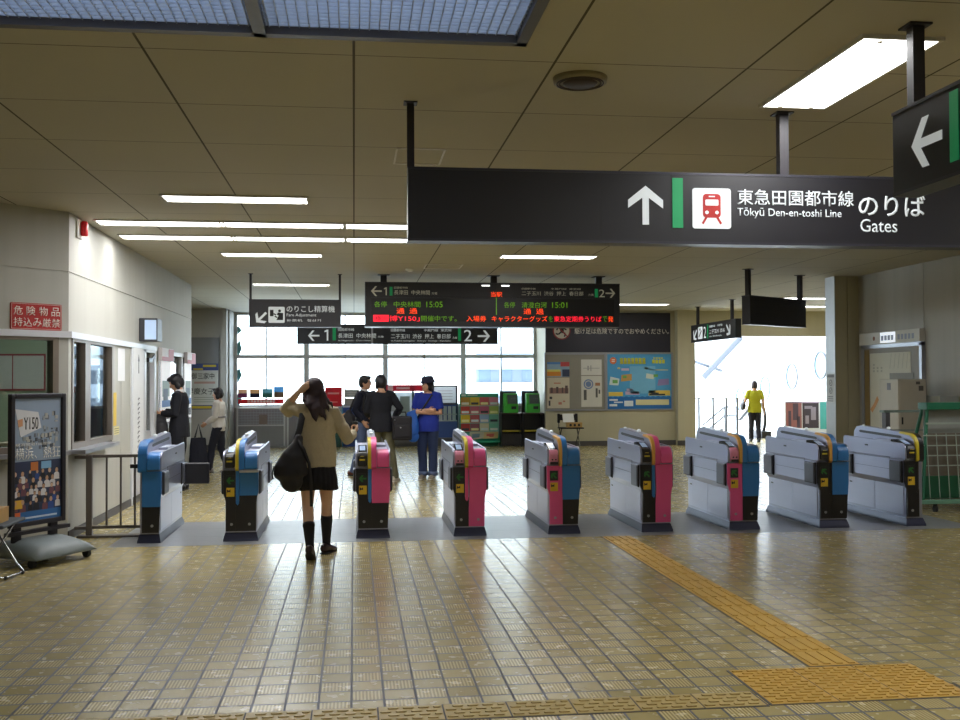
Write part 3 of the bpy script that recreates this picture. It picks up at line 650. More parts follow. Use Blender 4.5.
# ================================================================ ticket gates
GC = {'pink': rgb('#df5590', 'gate_pink', .35), 'blue': rgb('#2f74b8', 'gate_blue', .35), 'black': rgb('#17161a', 'gate_black', .3), 'yellow': rgb('#c9b52c', 'gate_yellow', .4), 'palepink': rgb('#d98aa6', 'gate_palepink', .4), 'orange': rgb('#d6a04a', 'gate_orange', .4)}
m_gate = pm('gate_steel', '#a2a5bb', .3, .85, .05, 2, stretch=(1, .3, 6))
m_gatelow = pm('gate_steel_low', '#bcbfd3', .36, .6, .05, 2, stretch=(1, .3, 6))
m_plinth = pm('gate_plinth', '#3a3d52', .35, .5)
m_flap = pm('flap_grey', '#5b5e69', .45, .3)
m_scr = pm('reader_screen', '#8fa6c6', .2, emit=.12)
m_arrow = pm('gate_arrow', '#215c24', .5, emit=.08)
GL = 1.38
def gate(label, x0, left=None, right=None, left_only=False, right_only=False, open_flap=False, y0=10.47):
    """left: (front, reader, strip) colours; right: (colour, lower edge); fin: front bands"""
    o = thing('ticket_gate', label, 'ticket gate', (x0, y0, 0), 0, 'ticket gates in a row across the hall'); o.scale = (1, 1, .98)
    xa = -.175 if left else -.035; xb = .175 if right else .035
    def add(n, b, m, p=None, sm=False): return obj(n, b, m, p or o, sm, local=True)
    # plinth and cabinet
    rect = lambda z, x0_, x1_, ya, yb: [V((x0_, ya, z)), V((x1_, ya, z)), V((x1_, yb, z)), V((x0_, yb, z))]
    la, lb = (xa+.025 if left else xa), (xb-.025 if right else xb)
    b = B(); loft(b, [rect(0, la-.02, lb+.02, -.035, GL+.02), rect(.025, la-.018, lb+.018, -.03, GL+.015), rect(.085, la-.002, lb+.002, 0, GL-.02)]); add('plinth', b, m_plinth)
    b = B(); loft(b, [rect(.085, la, lb, .01, GL-.03), rect(.42, la, lb, .01, GL-.03), rect(.49, xa, xb, .01, GL), rect(.722, xa, xb, .01, GL)])
    add('body', b, m_gate)
    # upper deck with rounded ends, one side plate per aisle
    def side_profile(r=.085):
        P = [(-.03, .725), (-.03, .80)]
        for k in range(1, 7):
            t = PI-k*PI/12; P.append((-.03+r+r*math.cos(t), .83+r*math.sin(t)*.9))
        P += [(GL-.03, .93), (GL, .90), (GL, .725)]
        return P
    def deck(x_0, x_1, m, n):
        b = B(); bprism(b, [V((x_0, y, z)) for y, z in side_profile()], (x_1-x_0, 0, 0), .006); return add(n, b, m)
    if left: deck(xa, xa+.02, m_gate, 'side_plate')
    if right: deck(xb-.02, xb, m_gate, 'side_plate')
    b = B(); bprism(b, [V((xa+.02 if left else xa, y, z)) for y, z in ((.02, .725), (.02, .86), (.16, .90), (GL-.02, .90), (GL-.02, .725))], ((xb-.02 if right else xb)-(xa+.02 if left else xa), 0, 0), .004); add('deck', b, m_gatelow)
    # centre rail (fin): an arch at the front, then a raised bar to the rear
    prof_o = [(-.035, .725), (-.035, .86)]
    for k in range(1, 8):
        t = PI-k*PI/16; prof_o.append((.125+.16*math.cos(t), .86+.15*math.sin(t)))
    prof_o += [(.3, 1.02), (.6, 1.035), (1.18, 1.055), (1.29, 1.045), (1.35, .99), (1.36, .90), (1.36, .725)]
    fx0, fx1 = (-.045, .032)
    b = B(); bprism(b, [V((fx0, y+.012, z-.004)) for y, z in prof_o], (fx1-fx0, 0, 0), .008); fin = add('rail', b, m_gate)
    b = B(); 
    for sx in (fx0-.003, fx1-.001): prism(b, [V((sx, y, z)) for y, z in ((.26, .955), (.3, .975), (1.2, 1.0), (1.24, .985), (1.2, .97), (.3, .945))], (.004, 0, 0))
    add('slot', b, m_dark, fin)
    for y_ in (.62, 1.2):
        b = B(); ball(b, (-.005, y_, 1.045), (.022, .028, .018), 10); add('sensor', b, m_white, fin, True)
    def band(n, xa_, xb_, m, upto):
        a = prof_o[0:upto]; P = [V((xa_, y-.004, z+.003)) for y, z in a]+[V((xa_, y+.022, z-.02)) for y, z in a[::-1]]
        b = B()
        for i in range(len(a)-1):
            prism(b, [V((xa_, a[i][0]-.004, a[i][1]+.003)), V((xa_, a[i+1][0]-.004, a[i+1][1]+.003)), V((xa_, a[i+1][0]+.022, a[i+1][1]-.02)), V((xa_, a[i][0]+.022, a[i][1]-.02))], (xb_-xa_, 0, 0))
        add(n, b, m, fin)
    rc = right[0] if right else 'black'
    if left: band('yellow_band', fx0-.006, -.018, GC[left[3] if len(left) > 3 else 'yellow'], 10)
    band('colour_band', -.016 if left else fx0-.004, fx1+.004, GC[rc], 10)
    if left:
        fr, rd, st = left[:3]
        # reader head
        b = B(); bprism(b, [V((xa+.022, y, z)) for y, z in ((-.045, .74), (-.045, .845), (-.01, .885), (.02, .885), (.02, .74))], (-.06-xa-.022, 0, 0), .012); rh = add('reader_head', b, GC[rd], None)
        b = B(); prism(b, [V((xa+.03, y, z)) for y, z in ((.015, .888), (.20, .945), (.32, .935), (.32, .9), (.015, .87))], (-.06-xa-.03, 0, 0)); add('reader_top', b, m_blackg)
        b = B(); prism(b, [V((xa+.042, y, z)) for y, z in ((.04, .8975), (.17, .9375), (.17, .9395), (.04, .8995))], (-.075-xa-.042, 0, 0)); add('display', b, m_scr)
        b = B(); box(b, (xa+.034, .34, .9), (-.07, .72, .925)); add('ticket_tray', b, m_gatelow)
        if rd == 'black':
            b = B(); box(b, (xa+.04, -.05, .80), (-.08, -.044, .815)); box(b, (xa+.05, -.05, .84), (-.09, -.044, .846)); add('ticket_slot', b, GC['yellow'], rh)
        else:
            b = B(); box(b, (xa+.045, -.05, .775), (xa+.06, -.044, .79)); box(b, (xa+.08, -.05, .775), (xa+.095, -.044, .79)); add('ticket_slot', b, m_dark, rh)
            b = B(); box(b, (xa+.03, -.05, .735), (-.065, -.03, .76)); add('ticket_lip', b, m_dark, rh)
        # left front panel, narrowing below
        b = B(); prism(b, [V((x, -.015, z)) for x, z in ((xa+.004, .715), (-.05, .715), (-.05, .47), (-.05, .1), (la+.004, .1), (la+.004, .40), (xa+.004, .49))], (0, .03, 0)); add('front_panel', b, GC[fr])
        b = B(); prism(b, [V((x, -.017, z)) for x, z in ((-.048, .715), (-.016, .715), (-.016, .38), (-.03, .36), (-.048, .38))], (0, .03, 0)); add('colour_strip', b, GC[st])
        b = B(); prism(b, [V((x, -.013, z)) for x, z in ((-.05, .4), (-.01, .4), (-.01, .1), (-.05, .1))], (0, .02, 0)); add('lower_panel', b, GC['pink' if fr == 'pink' else 'black'])
        b = B(); box(b, (xa+.03, -.019, .56), (-.06, -.0145, .665)); dp = add('arrow_display', b, m_dark)
        b = B(); pa = Pl((0, -.019, 0)); pa.arrow(b, (xa-.03)/2, .612, .075, 180 if x0 < 1.5 else 135, .22, 0, .002); add('arrow', b, m_arrow, dp)
        b = B(); box(b, (xa+.035, -.018, .45), (-.062, -.0145, .54)); sk = add('sticker', b, pm('sticker_yellow', '#d9b42c', .5))
        b = B(); pa.poly(b, [(xa+.042, .525), (xa+.06, .51), (xa+.075, .525), (xa+.075, .495), (xa+.06, .5), (xa+.042, .49)]); add('mark', b, m_ink, sk)
        b = B(); pa.disc(b, (la-.03)/2, .17, .014, -.004, .002, 14); add('lock', b, m_alu)
    if right:
        c_, low = right[:2]
        b = B(); pr = [(-.05, .728), (-.05, .79)]
        for k in range(1, 7):
            t = PI-k*PI/12; pr.append((.045+.095*math.cos(t), .80+.1*math.sin(t)))
        pr += [(.17, .90), (.17, .728)]
        bprism(b, [V((.04, y, z)) for y, z in pr], (xb-.012-.04, 0, 0), .01); add('cap', b, GC[c_], None)
        b = B(); 
        if low < .2: P = ((-.012, .715), (xb-.004, .715), (xb-.004, .5), (lb+.004, .40), (lb-.002, .1), (-.012, .1), (-.012, .30), (.0, .45))
        else: P = ((-.012, .715), (xb-.004, .715), (xb-.004, .5), (xb-.014, low), (-.012, low))
        prism(b, [V((x, -.02, z)) for x, z in P], (0, .034, 0)); bevel = add('front_cover', b, GC[c_])
        if low >= .2:
            b = B(); prism(b, [V((x, -.016, z)) for x, z in ((-.012, low), (xb-.014, low), (lb, .38), (lb-.002, .1), (-.012, .1))], (0, .03, 0)); add('lower_panel', b, GC['black'])
        b = B(); pa = Pl((0, -.02, 0)); pa.disc(b, (lb)/2+.01, .17, .014, -.002, .004, 14); add('lock', b, m_alu)
        b = B(); box(b, (.05, .5, .9), (xb-.03, .95, .925)); add('ticket_tray', b, m_gatelow)
        if len(right) > 2:
            b = B(); rbox(b, (-.01, -.06, .695), (xb+.005, 0, .722), .006); add('shelf', b, m_steel)
    # sides: lower panel with seam, upper hatch line, lock and retracted flaps
    for s, ok, xs, xl in ((-1, left, xa, la), (1, right, xb, lb)):
        if not ok: continue
        b = B()
        for ya, yb in ((.05, .66), (.668, GL-.05)): box(b, (xl, ya, .115), (xl+s*.006, yb, .43))
        add('side_panel', b, m_gatelow)
        b = B(); box(b, (xs, .3, .735), (xs+s*.003, GL-.02, .739)); box(b, (xs, .3, .6), (xs+s*.003, 1.08, .604)); box(b, (xs, .3, .5), (xs+s*.002, .304, .735)); add('seam', b, m_flap)
        b = B(); box(b, (xs, .78, .835), (xs+s*.006, .84, .85)); box(b, (xl, 1.2, .365), (xl+s*.009, 1.26, .38)); add('latch', b, m_dark)
        for ya, yb in ((.035, .27), (GL-.235, GL+.015)):
            b = B(); rbox(b, (xs, ya, .475), (xs+s*.024, yb, .705), .012, 3); f = add('flap', b, m_flap)
            b = B(); box(b, (xs, ya-.012, .47), (xs+s*.012, ya+.004, .71)); add('hinge', b, m_dark, f)
    if open_flap:
        b = B(); rbox(b, (xb+.012, GL-.12, .46), (xb+.285, GL-.085, .70), .02, 3); add('open_flap', b, pm('flap_black', '#26262b', .4))
    return o
gate('narrow blue ticket gate beside the fence with its dark flap open', -2.06, None, ('blue', .36), open_flap=True)
gate('ticket gate with black reader and blue cap standing left of the schoolgirl', -1.12, ('black', 'black', 'blue'), ('blue', .46, 1))
gate('ticket gate with black reader and short pink cover just right of the schoolgirl', .188, ('black', 'black', 'blue'), ('pink', .36))
gate('ticket gate with pink reader, black front and full-height pink cover', 1.173, ('black', 'palepink', 'pink'), ('pink', .1))
gate('ticket gate with pink reader and front beside a blue cap, fourth from the right end but one', 2.149, ('pink', 'palepink', 'pink', 'orange'), ('blue', .36))
gate('ticket gate with black reader and tall pink cover behind the yellow tactile strip', 3.136, ('black', 'black', 'blue', 'orange'), ('pink', .1))
gate('ticket gate with pink front and blue cover standing before the escalator opening', 4.084, ('pink', 'palepink', 'pink', 'orange'), ('blue', .36))
gate('ticket gate with black front and blue cover just left of the last half-width gate', 5.08, ('black', 'black', 'black', 'orange'), ('blue', .36))
gate('half-width steel ticket gate at the right end beside the green rack', 6.065, ('black', 'black', 'black'), None)
bpy.data.objects['ticket_gate.004']['label'] = 'ticket gate with pink reader, pink front and blue cap left of the tactile strip'

# low fence closing the gap by the left wall
o = thing('fence', 'low grey metal fence between the left wall and the first gate', 'fence', (-2.45, 10.95, 0))
mf = pm('fence_paint', '#756e6a', .45, .4)
b = B(); rbox(b, (-2.72, 10.92, 0), (-2.66, 10.98, .84), .006); rbox(b, (-2.835, 10.93, .08), (-2.72, 10.97, .11), .003); rbox(b, (-2.835, 10.93, .8), (-2.72, 10.97, .83), .003); obj('post', b, mf, o)
for n, z in (('top_rail', .825), ('bottom_rail', .1)): obj(n, rbox(B(), (-2.66, 10.93, z-.015), (-2.12, 10.97, z+.015), .004), mf, o)
for x in (-2.52, -2.38, -2.24): obj('bar', box(B(), (x-.009, 10.94, .11), (x+.009, 10.96, .82)), mf, o)
obj('foot', rbox(B(), (-2.8, 10.88, 0), (-2.16, 11.02, .02), .004), mf, o)
b = B(); rbox(b, (-2.28, 10.9, .70), (-2.14, 10.93, .74), .004); rbox(b, (-2.2, 10.87, .66), (-2.15, 10.93, .78), .004); obj('latch', b, m_dark, o)

# tactile paving
def bars(pl, bm, a0, b0, a1, b1, na, nb, along='a', fill=.72, h=.006):
    da = (a1-a0)/na; db = (b1-b0)/nb
    for j in range(nb):
        sh = .5*da if (j % 2 and along == 'a') else 0
        for i in range(na):
            x0 = a0+i*da+sh; x1 = min(x0+da*fill, a1); y0_ = b0+(j+.5)*db
            if x1-x0 < .01: continue
            if along == 'a': pl.rrect(bm, x0, y0_-db*.28, x1, y0_+db*.28, db*.2, 0, h)
            else: pl.box(bm, a0+(i+.5)*da-da*.25, b0+j*db+db*.04, a0+(i+.5)*da+da*.25, b0+(j+1)*db-db*.06, 0, h)
    return bm
pG = Pl((0, 0, 0), (1, 0, 0), (0, 1, 0))
m_ty = pm('tactile_yellow', '#c39d4a', .5, var=.14, scale=4); m_tb = pm('tactile_beige', '#b39c62', .5, var=.12, scale=4); m_joint = pm('joint_grey', '#4b4a4c', .7)
o = thing('tactile_strip', 'yellow tactile guide strip running to the pink-covered gate', 'tactile paving', (2.63, 7.8, 0))
b = B(); pG.box(b, 2.475, 5.41, 2.79, 10.2, 0, .002); obj('bed', b, m_joint, o)
for k in range(16):
    y0_ = 5.42+k*.2988; b = B(); pG.box(b, 2.485, y0_, 2.78, y0_+.292, .001, .004); p_ = obj('tile', b, m_ty, o)
    b = B(); p2_ = Pl((0, 0, .004), (1, 0, 0), (0, 1, 0)); bars(p2_, b, 2.49, y0_+.006, 2.775, y0_+.286, 4, 1, 'b'); obj('raised_bar', b, m_ty, p_)
def block(name, label, x0, x1, y0_, y1, m, n):
    o = thing(name, label, 'tactile paving', ((x0+x1)/2, (y0_+y1)/2, 0))
    b = B(); pG.box(b, x0-.008, y0_-.01, x1+.008, y1+.01, 0, .002); obj('bed', b, m_joint, o)
    w = (x1-x0)/n
    for k in range(n):
        a0 = x0+k*w+.004; a1 = x0+(k+1)*w-.004
        b = B(); pG.box(b, a0, y0_, a1, y1, .001, .004); p_ = obj('tile', b, m, o)
        b = B(); p2_ = Pl((0, 0, .004), (1, 0, 0), (0, 1, 0)); bars(p2_, b, a0+.006, y0_+.008, a1-.006, y1-.008, 4, max(3, int((y1-y0_)/.045)), 'a'); obj('raised_bar', b, m, p_)
    return o
block('tactile_block', 'yellow tactile block of short raised bars at the near end of the strip', 2.01, 3.06, 4.81, 5.395, m_ty, 3)
block('tactile_row', 'beige row of tactile tiles with short raised bars crossing the floor', -2.7, 1.985, 4.80, 5.02, m_tb, 15)
block('tactile_row', 'beige row of tactile tiles right of the yellow block, leaving the picture', 3.085, 5.2, 4.80, 5.02, m_tb, 7)
# ================================================================ left foreground: poster stand and folding stool
sa, ra = atY(10.5, 400, 8.75), None
sO = V((atY(10.5, 400, 9.3).x, 9.3, 0)); s1 = V((atY(65.5, 400, 9.84).x, 9.84, 0)); sd = s1-sO; KW = sd.length/.54; KH = 1.075; 
class PS(Pl):
    def p(s_, a, b, c=0.): return Pl.p(s_, a*KW, (b-1.485)*KH+1.485, c)
    def box(s_, bm, a0, b0, a1, b1, c0=0., c1=.004): return Pl.box(s_, bm, a0*KW, (b0-1.485)*KH+1.485, a1*KW, (b1-1.485)*KH+1.485, c0, c1)
    def rbox(s_, bm, a0, b0, a1, b1, c0, c1, r): return Pl.rbox(s_, bm, a0*KW, (b0-1.485)*KH+1.485, a1*KW, (b1-1.485)*KH+1.485, c0, c1, r)
    def fit(s_, a0, b0, sx, sy): return a0*KW, (b0-1.485)*KH+1.485, sx*KW, sy*KH
pP = PS(sO, sd); pQ = Pl(sO, sd); SW = sd.length
pmid = pP.p(.27, 0, -.03)
o = thing('poster_stand', 'dark framed poster stand on a grey weighted base beside the left wall', 'poster stand', (pmid.x, pmid.y, 0))
z0, z1 = .40, 1.485; m_pf = pm('stand_frame', '#2e2c33', .4, .3)
b = B()
for a in ((0, z0, .04, z1), (.50, z0, .54, z1), (.04, z1-.04, .5, z1), (.04, z0, .5, z0+.04)): pP.rbox(b, *a, -.035, .012, .008)
obj('frame', b, m_pf, o)
b = B(); pP.box(b, .03, z0+.03, .51, z1-.03, -.03, -.012); obj('back_board', b, m_pf, o)
b = B(); pP.box(b, .04, z0+.04, .5, z1-.04, -.012, -.008); ps = obj('poster', b, rgb('#8fa0b8'), o)
# picture fields on the poster
def fields(pl, parent, L, c0=-.008, c1=-.006):
    for k_, (nm, col, r) in enumerate(L):
        b = B()
        for a in r: pl.box(b, *a, c0, c1+k_*.0007)
        obj(nm, b, rgb(col), parent)
random.seed(3)
b = B(); pP.poly(b, [(.05, 1.36), (.27, 1.33), (.30, 1.20), (.10, 1.13)], -.008, -.005); obj('banner', b, rgb('#d7d9de'), ps)
text('Y150', pP, .13, 1.19, .27, 1.29, m_ink, ps, c=-.0045); b = B(); pP.poly(b, [(.07, 1.27), (.12, 1.28), (.12, 1.22), (.08, 1.21)], -.005, -.0045); obj('emblem', b, rgb('#cf9a72'), ps)
cr = [[] for _ in range(4)]
for i in range(90):
    x = random.uniform(.05, .47); y = random.uniform(1.02, 1.3)
    if .05 < x < .31 and y > 1.13: continue
    cr[i % 4].append((x, y, x+random.uniform(.012, .03), y+random.uniform(.012, .04)))
fields(pP, ps, [('crowd_print', c, r) for c, r in zip(('#6d7480', '#9aa0a6', '#4c525e', '#b4b3ad'), cr)])
text('横浜、熱狂', pP, .05, .945, .49, 1.04, rgb('#e6e6e4', 'poster_white'), ps, c=-.0045)
text('横浜開港150周年', pP, .05, 1.055, .4, 1.08, rgb('#e6e6e4', 'poster_white'), ps, c=-.0045)
fields(pP, ps, [('photo_strip', '#2b3654', [(.04, .52, .5, .93)])], -.008, -.0065)
hd, bd = {}, {}
for r_ in range(5):
    for c_ in range(7):
        x = .065+c_*.066+random.uniform(-.012, .012)+(.03 if r_ % 2 else 0); y = .83-r_*.06+random.uniform(-.01, .01); k = random.uniform(.8, 1.25)
        if x > .475: continue
        for dct, key, fn in ((bd, random.choice(['#22232e', '#d3d2d6', '#2c4a8c', '#6e4652', '#c9c7cc', '#1c1c24']), lambda b, z: pQ.poly(b, [((x-.024*k)*KW, Z(y-.06*k)), ((x+.024*k)*KW, Z(y-.06*k)), ((x+.022*k)*KW, Z(y-.018*k)), ((x+.008*k)*KW, Z(y-.008*k)), ((x-.008*k)*KW, Z(y-.008*k)), ((x-.022*k)*KW, Z(y-.018*k))], -.0066, z)),
                             (hd, random.choice(['#c09a80', '#b08a70', '#cfae96']), lambda b, z: pQ.disc(b, x*KW, Z(y+.006*k), .012*k*KW, -.0066, z, 10, .016*k*KW)),
                             (hd, '#241f24', lambda b, z: pQ.disc(b, x*KW, Z(y+.014*k), .0125*k*KW, -.0066, z-.0004, 10, .013*k*KW))):
            Z = lambda q_: (q_-1.485)*KH+1.485
            dct.setdefault(key, B()); fn(dct[key], (-.0060 if dct is bd else -.0053)+r_*.0002)
for dct in (bd, hd):
    for key in dct: obj('crowd_print', dct[key], rgb(key), ps)
fields(pP, ps, [('patch', '#d7a83a', [(.05, .55, .12, .62)]), ('patch', '#c8783c', [(.2, .85, .27, .92)]), ('patch', '#7fb0d8', [(.3, .86, .4, .92)])], -.0066, -.0048)
fields(pP, ps, [('footer', '#2d68a8', [(.04, .44, .5, .52)]), ('footer_line', '#b8cbe0', [(.14, .46, .46, .475)]), ('emblem', '#d86a3a', [(.05, .46, .1, .52)])], -.0065, -.0052)
b = B(); pP.box(b, -.03, z0-.06, .57, z0-.03, -.03, .03); obj('crossbar', b, m_pf, o)
for a in (.14*SW, .8*SW):
    b = B(); pQ.rbox(b, a-.04, .13, a+.04, .36, -.045, .0, .005); obj('leg', b, m_pf, o)
# weighted base: a low mound with wheels
b = B(); rows_ = []
for t in range(9):
    k = -.34+t*.085; h = .05+.11*max(0, 1-(k/.36)**2)**.6
    rows_.append([pQ.p(-.04, .07, k), pQ.p(SW+.04, .07, k), pQ.p(SW+.03, h, k), pQ.p(SW-.1, h+.05, k), pQ.p(.1, h+.05, k), pQ.p(-.03, h, k)])
loft(b, rows_); obj('base', b, pm('stand_base', '#727b7d', .55, var=.12), o, True)
for a in (.0, SW):
    for c in (-.26, .26):
        b = B(); tube(b, (pQ.p(a-.02, .035, c), pQ.p(a+.02, .035, c)), .035, 14); obj('wheel', b, m_rubber, o)
# folding stool with a wooden box
o = thing('folding_stool', 'folding stool with bent steel legs and dark seat by the poster stand', 'stool', (-3.0, 8.75, 0))
G0, G1 = V((-2.76, 8.62, 0)), V((-2.66, 8.98, 0))
b = B(); mst = pm('chrome', '#c7c9cc', .2, 1)
tube(b, [V((-3.05, 8.62, .43)), V((-2.84, 8.6, .06)), V((-2.8, 8.63, .02)), V((-2.78, 8.66, .015)), V((-2.72, 8.92, .015)), V((-2.73, 8.95, .03)), V((-2.78, 8.96, .08)), V((-3.0, 8.98, .43))], .011, 10); obj('leg_frame', b, mst, o, True)
b = B(); tube(b, [V((-2.83, 8.62, .43)), V((-3.06, 8.6, .06)), V((-3.1, 8.63, .02)), V((-3.1, 8.66, .015)), V((-3.06, 8.92, .015)), V((-3.05, 8.95, .03)), V((-3.0, 8.96, .08)), V((-2.8, 8.98, .43))], .011, 10); obj('leg_frame', b, mst, o, True)
for p in (V((-2.775, 8.665, .015)), V((-2.722, 8.91, .015))):
    b = B(); ball(b, p, .018, 10); obj('foot', b, m_rubber, o, True)
b = B(); rbox(b, (-3.12, 8.5, .425), (-2.74, 9.06, .455), .012); obj('seat', b, rgb('#3c434b', rough=.6), o)
o = thing('wooden_box', 'small wooden box with dark slots on the folding stool', 'box', (-2.93, 8.7, .457))
m_wood = pm('box_wood', '#b08d55', .55, var=.12, scale=3, stretch=(1, 8, 8))
b = B(); rbox(b, (-3.1, 8.6, .457), (-2.80, 8.82, .575), .004); obj('body', b, m_wood, o)
for x in (-3.02, -2.94, -2.86):
    b = B(); box(b, (x-.018, 8.594, .49), (x+.018, 8.601, .55)); obj('slot', b, m_ink, o)

# ================================================================ papers on the left wall
m_banner = rgb('#e6e7ea', 'banner_white')
o = thing('banner', 'tall white vertical paper banner on the glass door of the left wall', 'banner', (XL+.03, 14.02, .5))
b = B(); pL.box(b, 13.7, .5, 14.36, 2.04, .021, .024); sh = obj('sheet', b, m_banner, o); b = B()
for k in range(14):
    z = 1.36-k*.062; pL.bar(b, 13.98, z, 14.1, z+.01, .012, .024, .026); pL.bar(b, 14.03, z-.02, 14.05, z+.025, .012, .024, .026)
    if k % 3: pL.bar(b, 13.97, z-.02, 14.0, z-.005, .012, .024, .026)
obj('lettering', b, rgb('#5d5f68'), sh)
b = B(); pL.poly(b, [(14.03, 1.95), (14.08, 1.86), (14.05, 1.86), (14.05, 1.7), (14.01, 1.7), (14.01, 1.86), (13.98, 1.86)], .024, .026); obj('mark', b, rgb('#5d5f68'), sh)
b = B(); pL.box(b, 12.92, 1.6, 13.3, 2.0, 0, .003); single('paper_notice', b, m_banner, 'white paper strip on the beige panel left of the tall banner', 'notice')
b = B(); pL.box(b, 12.70, 1.06, 12.85, 1.46, 0, .003); single('paper_notice', b, rgb('#d9b83a'), 'yellow vertical notice strip beside the office window', 'notice')
o = thing('paper_notice', 'small yellow-edged notice below the yellow strip', 'notice', (XL, 12.85, .95)); b = B(); pL.box(b, 12.72, .95, 13.0, 1.05, 0, .003); sh = obj('sheet', b, rgb('#d4c98f'), o); b = B()
for k in range(3): pL.box(b, 12.75, .968+k*.026, 12.97, .976+k*.026, .003, .004)
obj('print', b, rgb('#6b6647'), sh)
def ad_panel(label, a0, a1, z0, z1, seed):
    o = thing('advertisement', label, 'advertisement', pL.p((a0+a1)/2, z0, .02))
    b = B(); pL.box(b, a0, z0, a1, z1, .012, .03); obj('board', b, rgb('#e9eaee', 'ad_white', emit=.25), o)
    h = z1-z0; w = a1-a0
    fields(pL, o, [('picture', '#8fa5a0', [(a0+.1*w, z0+.42*h, a1-.12*w, z0+.68*h)]), ('picture', '#5d6f86', [(a0+.2*w, z0+.36*h, a1-.3*w, z0+.55*h)]), ('blue_block', '#4f7ec4', [(a0+.05*w, z0+.25*h, a1-.05*w, z0+.36*h)]), ('red_block', '#b5453c', [(a0+.08*w, z0+.03*h, a0+.5*w, z0+.2*h)]), ('dark_block', '#4a3a3c', [(a0+.55*w, z0+.05*h, a1-.1*w, z0+.18*h)])], .03, .032)
    return o
ad_panel('white advert panel with pictures in the left wall window behind the suited man', 15.62, 16.36, .98, 1.9, 1)
ad_panel('bright white advert panel at the far end of the left wall', 17.72, 18.42, .98, 1.9, 2)
for a0, a1, lab in ((15.45, 16.4, 'white and red sign plate above the advert behind the suited man'), (17.75, 18.62, 'white and red sign plate at the far corner of the left wall')):
    o = thing('sign_plate', lab, 'sign', pL.p((a0+a1)/2, 1.92, .02)); b = B(); pL.rbox(b, a0, 1.90, a1, 2.09, .012, .07, .006); obj('plate', b, rgb('#dcd5da'), o)
    b = B(); pL.box(b, a0, 1.90, a1, 1.96, .07, .073); pL.box(b, a0+.55*(a1-a0), 1.96, a1, 2.08, .07, .073); obj('red_band', b, rgb('#c47583'), o)
# notice board in the recess
pR = Pl((0, 24.6, 0))
o = thing('notice_board', 'grey panel with a school poster on the recess wall at the far left', 'notice board', (-3.45, 24.58, .95))
b = B(); pR.box(b, -3.95, .95, -3.13, 2.63, 0, .02); obj('panel', b, rgb('#7f8188'), o)
b = B(); pR.box(b, -3.95, .95, -3.15, 2.02, .02, .025); po_ = obj('poster', b, rgb('#d3d6d6'), o)
fields(pR, po_, [('banner', '#3a4a86', [(-3.95, 1.86, -3.15, 2.02), (-3.95, .95, -3.15, 1.05)]), ('yellow_mark', '#d9c23a', [(-3.9, 1.9, -3.78, 1.93), (-3.5, 1.94, -3.2, 1.99), (-3.75, .97, -3.3, 1.03), (-3.72, 1.87, -3.5, 1.91)]), ('pink_line', '#c4a19c', [(-3.7, 1.55, -3.22, 1.6)])], .025, .027)
text('御三家中', pR, -3.76, 1.66, -3.24, 1.8, m_ink, po_, c=.0295); text('早慶女子', pR, -3.86, 1.30, -3.24, 1.45, m_ink, po_, c=.0295)
b = B(); 
for k in range(3): pR.box(b, -3.7, 1.12+k*.05, -3.25, 1.135+k*.05, .025, .027)
obj('print', b, rgb('#9aa29e'), po_)
b = B()
for i, (y0_, h) in enumerate(((2.85, .2), (2.4, .5), (1.75, .4), (1.15, .45))): pW.poly(b, [(-2.84, y0_-h/2), (-2.74, y0_), (-2.8, y0_+h/2), (-2.86, y0_+.1)], .0, .004)
single('window_sticker', b, rgb('#6fb6c8'), 'long pale blue sticker along the left edge of the window wall', 'sticker')

# ================================================================ right wall
pX = Pl((XR, 0, 0), (0, -1, 0))
o = thing('map_board', 'pale map board in a metal frame on the right wall with a lit header', 'map board', (XR, 15.07, .72))
b = B(); pX.box(b, -15.95, .72, -14.2, 2.11, 0, .04); obj('panel', b, rgb('#8b8479'), o)
b = B()
for a in ((-15.98, .70, -15.90, 2.13), (-14.24, .70, -14.17, 2.13), (-15.98, 2.08, -14.17, 2.14)): pX.box(b, *a, .0, .06)
obj('frame', b, m_alu, o)
b = B(); pX.box(b, -15.9, .74, -15.75, 2.06, .04, .046); obj('brown_edge', b, rgb('#7b6330'), o)
b = B(); pX.poly(b, [(-15.72, .76), (-14.95, .76), (-14.95, 1.45), (-14.5, 1.45), (-14.5, 2.0), (-15.72, 2.0)], .04, .046); mp_ = obj('map_sheet', b, rgb('#c9c3ae'), o)
b = B()
for k in range(7): pX.box(b, -15.62+.06*(k % 3)*2, 1.7+.05*(k//3), -15.57+.06*(k % 3)*2, 1.73+.05*(k//3), .046, .048)
for k in range(5): pX.bar(b, -15.1+k*.12, 1.75, -15.05+k*.12, 1.98, .008, .046, .048)
obj('print', b, rgb('#aaa593'), mp_)
b = B(); pX.poly(b, [(-15.72, 1.1), (-15.6, 1.2), (-15.5, 1.32), (-15.45, 1.26), (-15.56, 1.14), (-15.66, 1.05)], .046, .048); obj('orange_area', b, rgb('#c58a4a'), mp_)
b = B(); pX.box(b, -15.1, 1.45, -14.42, 1.68, .046, .052); obj('grey_strip', b, rgb('#84807a'), o)
b = B(); pX.rbox(b, -15.98, 2.14, -14.17, 2.33, 0, .09, .006); hd = obj('header', b, rgb('#cfcbc2'), o)
b = B(); pX.box(b, -15.3, 2.155, -14.85, 2.315, .09, .093); obj('lit_label', b, pm('header_lit', '#e4eaf4', .5, emit=.5), hd)
b = B()
for k in range(4): pX.box(b, -15.27+k*.1, 2.19, -15.2+k*.1, 2.27, .093, .095)
for k in range(5): pX.box(b, -14.78+k*.1, 2.19, -14.72+k*.1, 2.27, .09, .093)
obj('lettering', b, rgb('#98a0b4'), hd)
